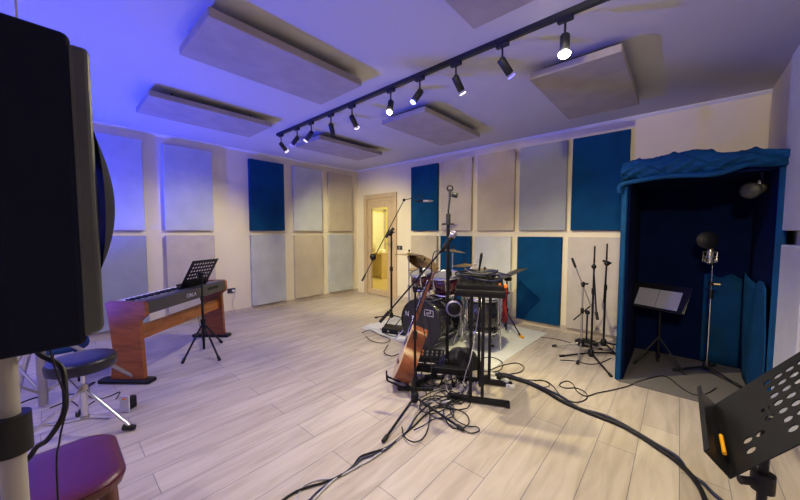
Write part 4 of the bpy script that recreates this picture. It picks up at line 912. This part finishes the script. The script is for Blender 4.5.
# booth music stand with sheets
m3 = thing('music_stand', (-.12, 4.05, .012), 'dark music stand inside the blue booth holding printed sheets', 'music stand', 'black music stands')
leg_tripod(m3, (-.12, 4.05, .30), [(-.30, 3.90, .024), (.08, 3.92, .024), (-.12, 4.30, .024)], 'blackm')
MB().cyl((-.12, 4.05, .05), (-.12, 4.05, .72), .011).build('pole', 'blackm', m3)
ub = (V((.03, 3.87, .605))-V((-.37, 4.04, .605))).normalized(); hb_ = V((-ub.y, ub.x, 0)); hb_ = hb_ if hb_.y > 0 else -hb_
upb = (V((0, 0, .84))+hb_*.5).normalized(); cb_ = V((-.165, 3.955, .600))
MB().prism([cb_-ub*.24, cb_+ub*.24, cb_+ub*.24+upb*.26, cb_-ub*.24+upb*.26], hb_*.004).build('desk', 'blackm', m3)
MB().prism([cb_-ub*.24, cb_+ub*.24, cb_+ub*.24-hb_*.05, cb_-ub*.24-hb_*.05], V((0, 0, -.004))).build('ledge', 'blackm', m3)
for s_, lb in ((-1, 'left printed sheet on the music stand inside the booth'), (1, 'right printed sheet on the music stand inside the booth')):
    c_ = cb_+ub*(.092*s_)-hb_*.004+upb*.012
    sh_ = thing('sheet_music', c_, lb, 'sheet music', 'sheets on the booth music stand')
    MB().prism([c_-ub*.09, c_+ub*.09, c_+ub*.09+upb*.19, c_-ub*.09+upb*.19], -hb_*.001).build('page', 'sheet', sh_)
    ln = MB()
    for k in range(8): ln.prism([c_-ub*.075+upb*(.02+.02*k)-hb_*.0012, c_+ub*.075+upb*(.02+.02*k)-hb_*.0012, c_+ub*.075+upb*(.023+.02*k)-hb_*.0012, c_-ub*.075+upb*(.023+.02*k)-hb_*.0012], -hb_*.0004)
    ln.build('stave_lines', 'greypole', sh_)
# ------------------------------------------------------------------ cables on the floor
main = [(484,377),(500,376),(515,379),(530,384),(545,391),(560,400),(580,409),(600,417),(618,424),(635,433),(655,446),(675,460),(690,474),(700,488),(706,502),(712,520)]
fcable('main_cable', main, .013, 'black', 'thick black cable bundle sweeping across the floor to bottom right', k=6)
fcable('main_cable', [(x+(3 if i % 3 else -1), y-(2.5 if i % 2 else 1)) for i, (x, y) in enumerate(main[:-3])]+[(703,483),(715,495),(735,510)], .009, 'cableblue', 'second thick cable running along the sweeping bundle and parting at its end', k=6)
fcable('thin_cable', [(505,379),(530,380),(545,381),(553,386),(560,395),(570,401),(579,402),(587,398),(585,392),(576,388),(566,388),(560,386),(561,383),(567,381),(573,384),(577,391),(586,396),(597,393),(612,390),(628,386),(640,381,.014),(655,377,.016),(664,376,.016),(672,380,.016),(683,389,.016),(696,395,.016),(708,393,.016),(716,388,.016)], .0042, 'black', 'thin black cable curling from the bundle into the booth')
fcable('thin_cable', [(535,381),(541,380),(548,383),(549,386),(543,387),(537,384)], .0035, 'black', 'tiny cable loop beside the sweeping bundle')
fcable('thin_cable', [(540,337,.01),(556,339),(575,344),(596,349),(610,350),(614,346)], .004, 'black', 'thin cable along the wall behind the empty microphone stands')
fcable('thin_cable', [(560,360),(575,361),(588,364),(600,363),(611,358)], .004, 'black', 'thin cable on floor under feet of the booth-side stands')
fcable('thin_cable', [(498,372),(508,374),(520,372),(524,367),(517,363),(508,364),(500,366),(490,370)], .0045, 'black', 'cable loop lying at the front right corner of the mat')
fcable('front_cable', [(470,398),(452,402),(436,408),(424,416),(415,425),(404,434),(392,444),(383,449),(370,453),(360,457),(352,467),(340,476),(325,482),(305,488),(290,495),(270,510)], .006, 'black', 'black cable trailing from front stand foot to the bottom edge')
fcable('front_cable', [(462,392),(440,398),(420,412),(408,430),(396,441),(383,451,.01),(362,459),(350,470),(337,477),(325,486),(315,494),(300,512)], .0055, 'cableblue', 'dark blue cable trailing beside the black one to bottom edge')
fcable('front_cable', [(478,382,.10),(468,388),(458,396),(445,402),(425,403),(416,412),(410,424,.012),(400,438),(388,446),(379,454),(362,464),(348,472),(335,479),(325,488),(318,495),(304,512)], .0055, 'cablewhite', 'white cable trailing from the cable tangle to bottom edge')
fcable('front_cable', [(372,459,.008),(350,471),(335,478),(318,480),(305,485),(300,491),(292,512)], .0035, 'cablewhite', 'thin white cable curling off the bundle near bottom edge')
tang = [
 [(402,427),(405,437),(414,442),(423,438),(428,428),(430,414),(428,402)],
 [(445,408),(455,409),(466,414),(469,422),(463,428),(453,428),(446,420),(444,410),(452,400),(462,404)],
 [(460,428),(470,433),(479,431),(477,427),(468,426),(456,420),(450,410)],
 [(420,398),(432,392),(444,390),(452,398),(446,408),(430,414),(420,408),(424,400),(440,398)],
 [(419,406),(430,400),(445,401),(454,408),(447,416),(434,419),(424,425),(414,430)],
 [(448,376),(457,370),(466,376),(468,388),(462,398),(452,396),(446,386),(450,378)],
 [(435,372),(433,382),(441,388),(452,388),(462,380),(456,372),(446,374),(440,384)],
 [(452,384),(462,378),(470,386),(466,397),(456,401),(448,394),(450,386)],
 [(412,372),(420,380),(436,386),(450,380),(462,376),(478,378)],
 [(476,360),(490,357),(502,362),(500,370),(488,372),(476,368),(470,372)],
]
tc_ = ['black', 'black', 'black', 'black', 'cableblue', 'cablewhite', 'black', 'black', 'black', 'black']
tl_ = ['black cable bow hanging forward of the front stand hub', 'wide black cable loop right of front stand hub', 'small black cable eyelet beyond the front stand right foot', 'black cable loop just behind the front stand', 'dark blue cable loop behind front stand',
       'white cable ring by the keyboard stand front foot', 'black cable ring below the low rail stand', 'black cable ring touching the keyboard stand foot', 'black cable running under the low rail stand', 'black cable loop between the keyboard stand columns']
for k in range(9):
    cx_, cy_, rx_, ry_ = [(452,388,12,9),(458,380,11,10),(446,398,14,7),(436,402,16,6),(459,392,9,12),(466,382,8,10),(441,412,13,7),(455,404,15,6),(449,379,9,6)][k]
    tang.append([(cx_+rx_*math.cos(k+i*.9)*(1+.12*math.sin(i*2+k)), cy_+ry_*math.sin(k+i*.9)*(1+.1*math.cos(i+k))) for i in range(8)])
    tc_.append(['black', 'cablewhite', 'black', 'black', 'black', 'cablewhite', 'cableblue', 'black', 'black'][k]); tl_.append('cable ring in the tangle between the front stand and keyboard stand')
for i, p in enumerate(tang):
    fcable('tangled_cable', [(x, y, .008+.007*((i+j) % 3)) for j, (x, y) in enumerate(p)], .0042, tc_[i], tl_[i], grp='tangled cables')
tag(MB().tube([MX+sd*.22+V((0, 0, .0)), MX+sd*.235+V((0, 0, -.15)), V(fl(472, 352, .42)), V(fl(466, 372, .22)), V(fl(462, 388, .1)), V(fl(458, 397, .02)), V(fl(444, 403, .01))], .0034, smooth_pts=8).build('hanging_cable', 'cablewhite'), 'whitish cable hanging from the mixing console down to the floor', 'cable')
tag(MB().tube([V(fl(430, 412, .01)), V(fl(430, 400, .1)), V((-1.50, 2.08, .35)), V((-1.52, 2.06, .6)), V((-1.545, 1.95, .88))], .0025, smooth_pts=6).build('hanging_cable', 'black'), 'thin black cable hanging straight beside the front stand pole', 'cable')
for k, p in enumerate([[(362,333),(370,330),(380,335),(390,339),(384,343),(372,341),(366,336)], [(385,324),(395,326),(402,330),(396,336),(386,334),(380,328)], [(388,345),(384,352),(392,356),(402,352)]]):
    fcable('mat_cable', [(x, y, .02) for x, y in p], .005, 'black', ['black cable loop left of the stage box on the floor', 'black cable coil on the mat behind the stage box', 'short black cable end beside the guitar body'][k])
# pedal parts before bass drum
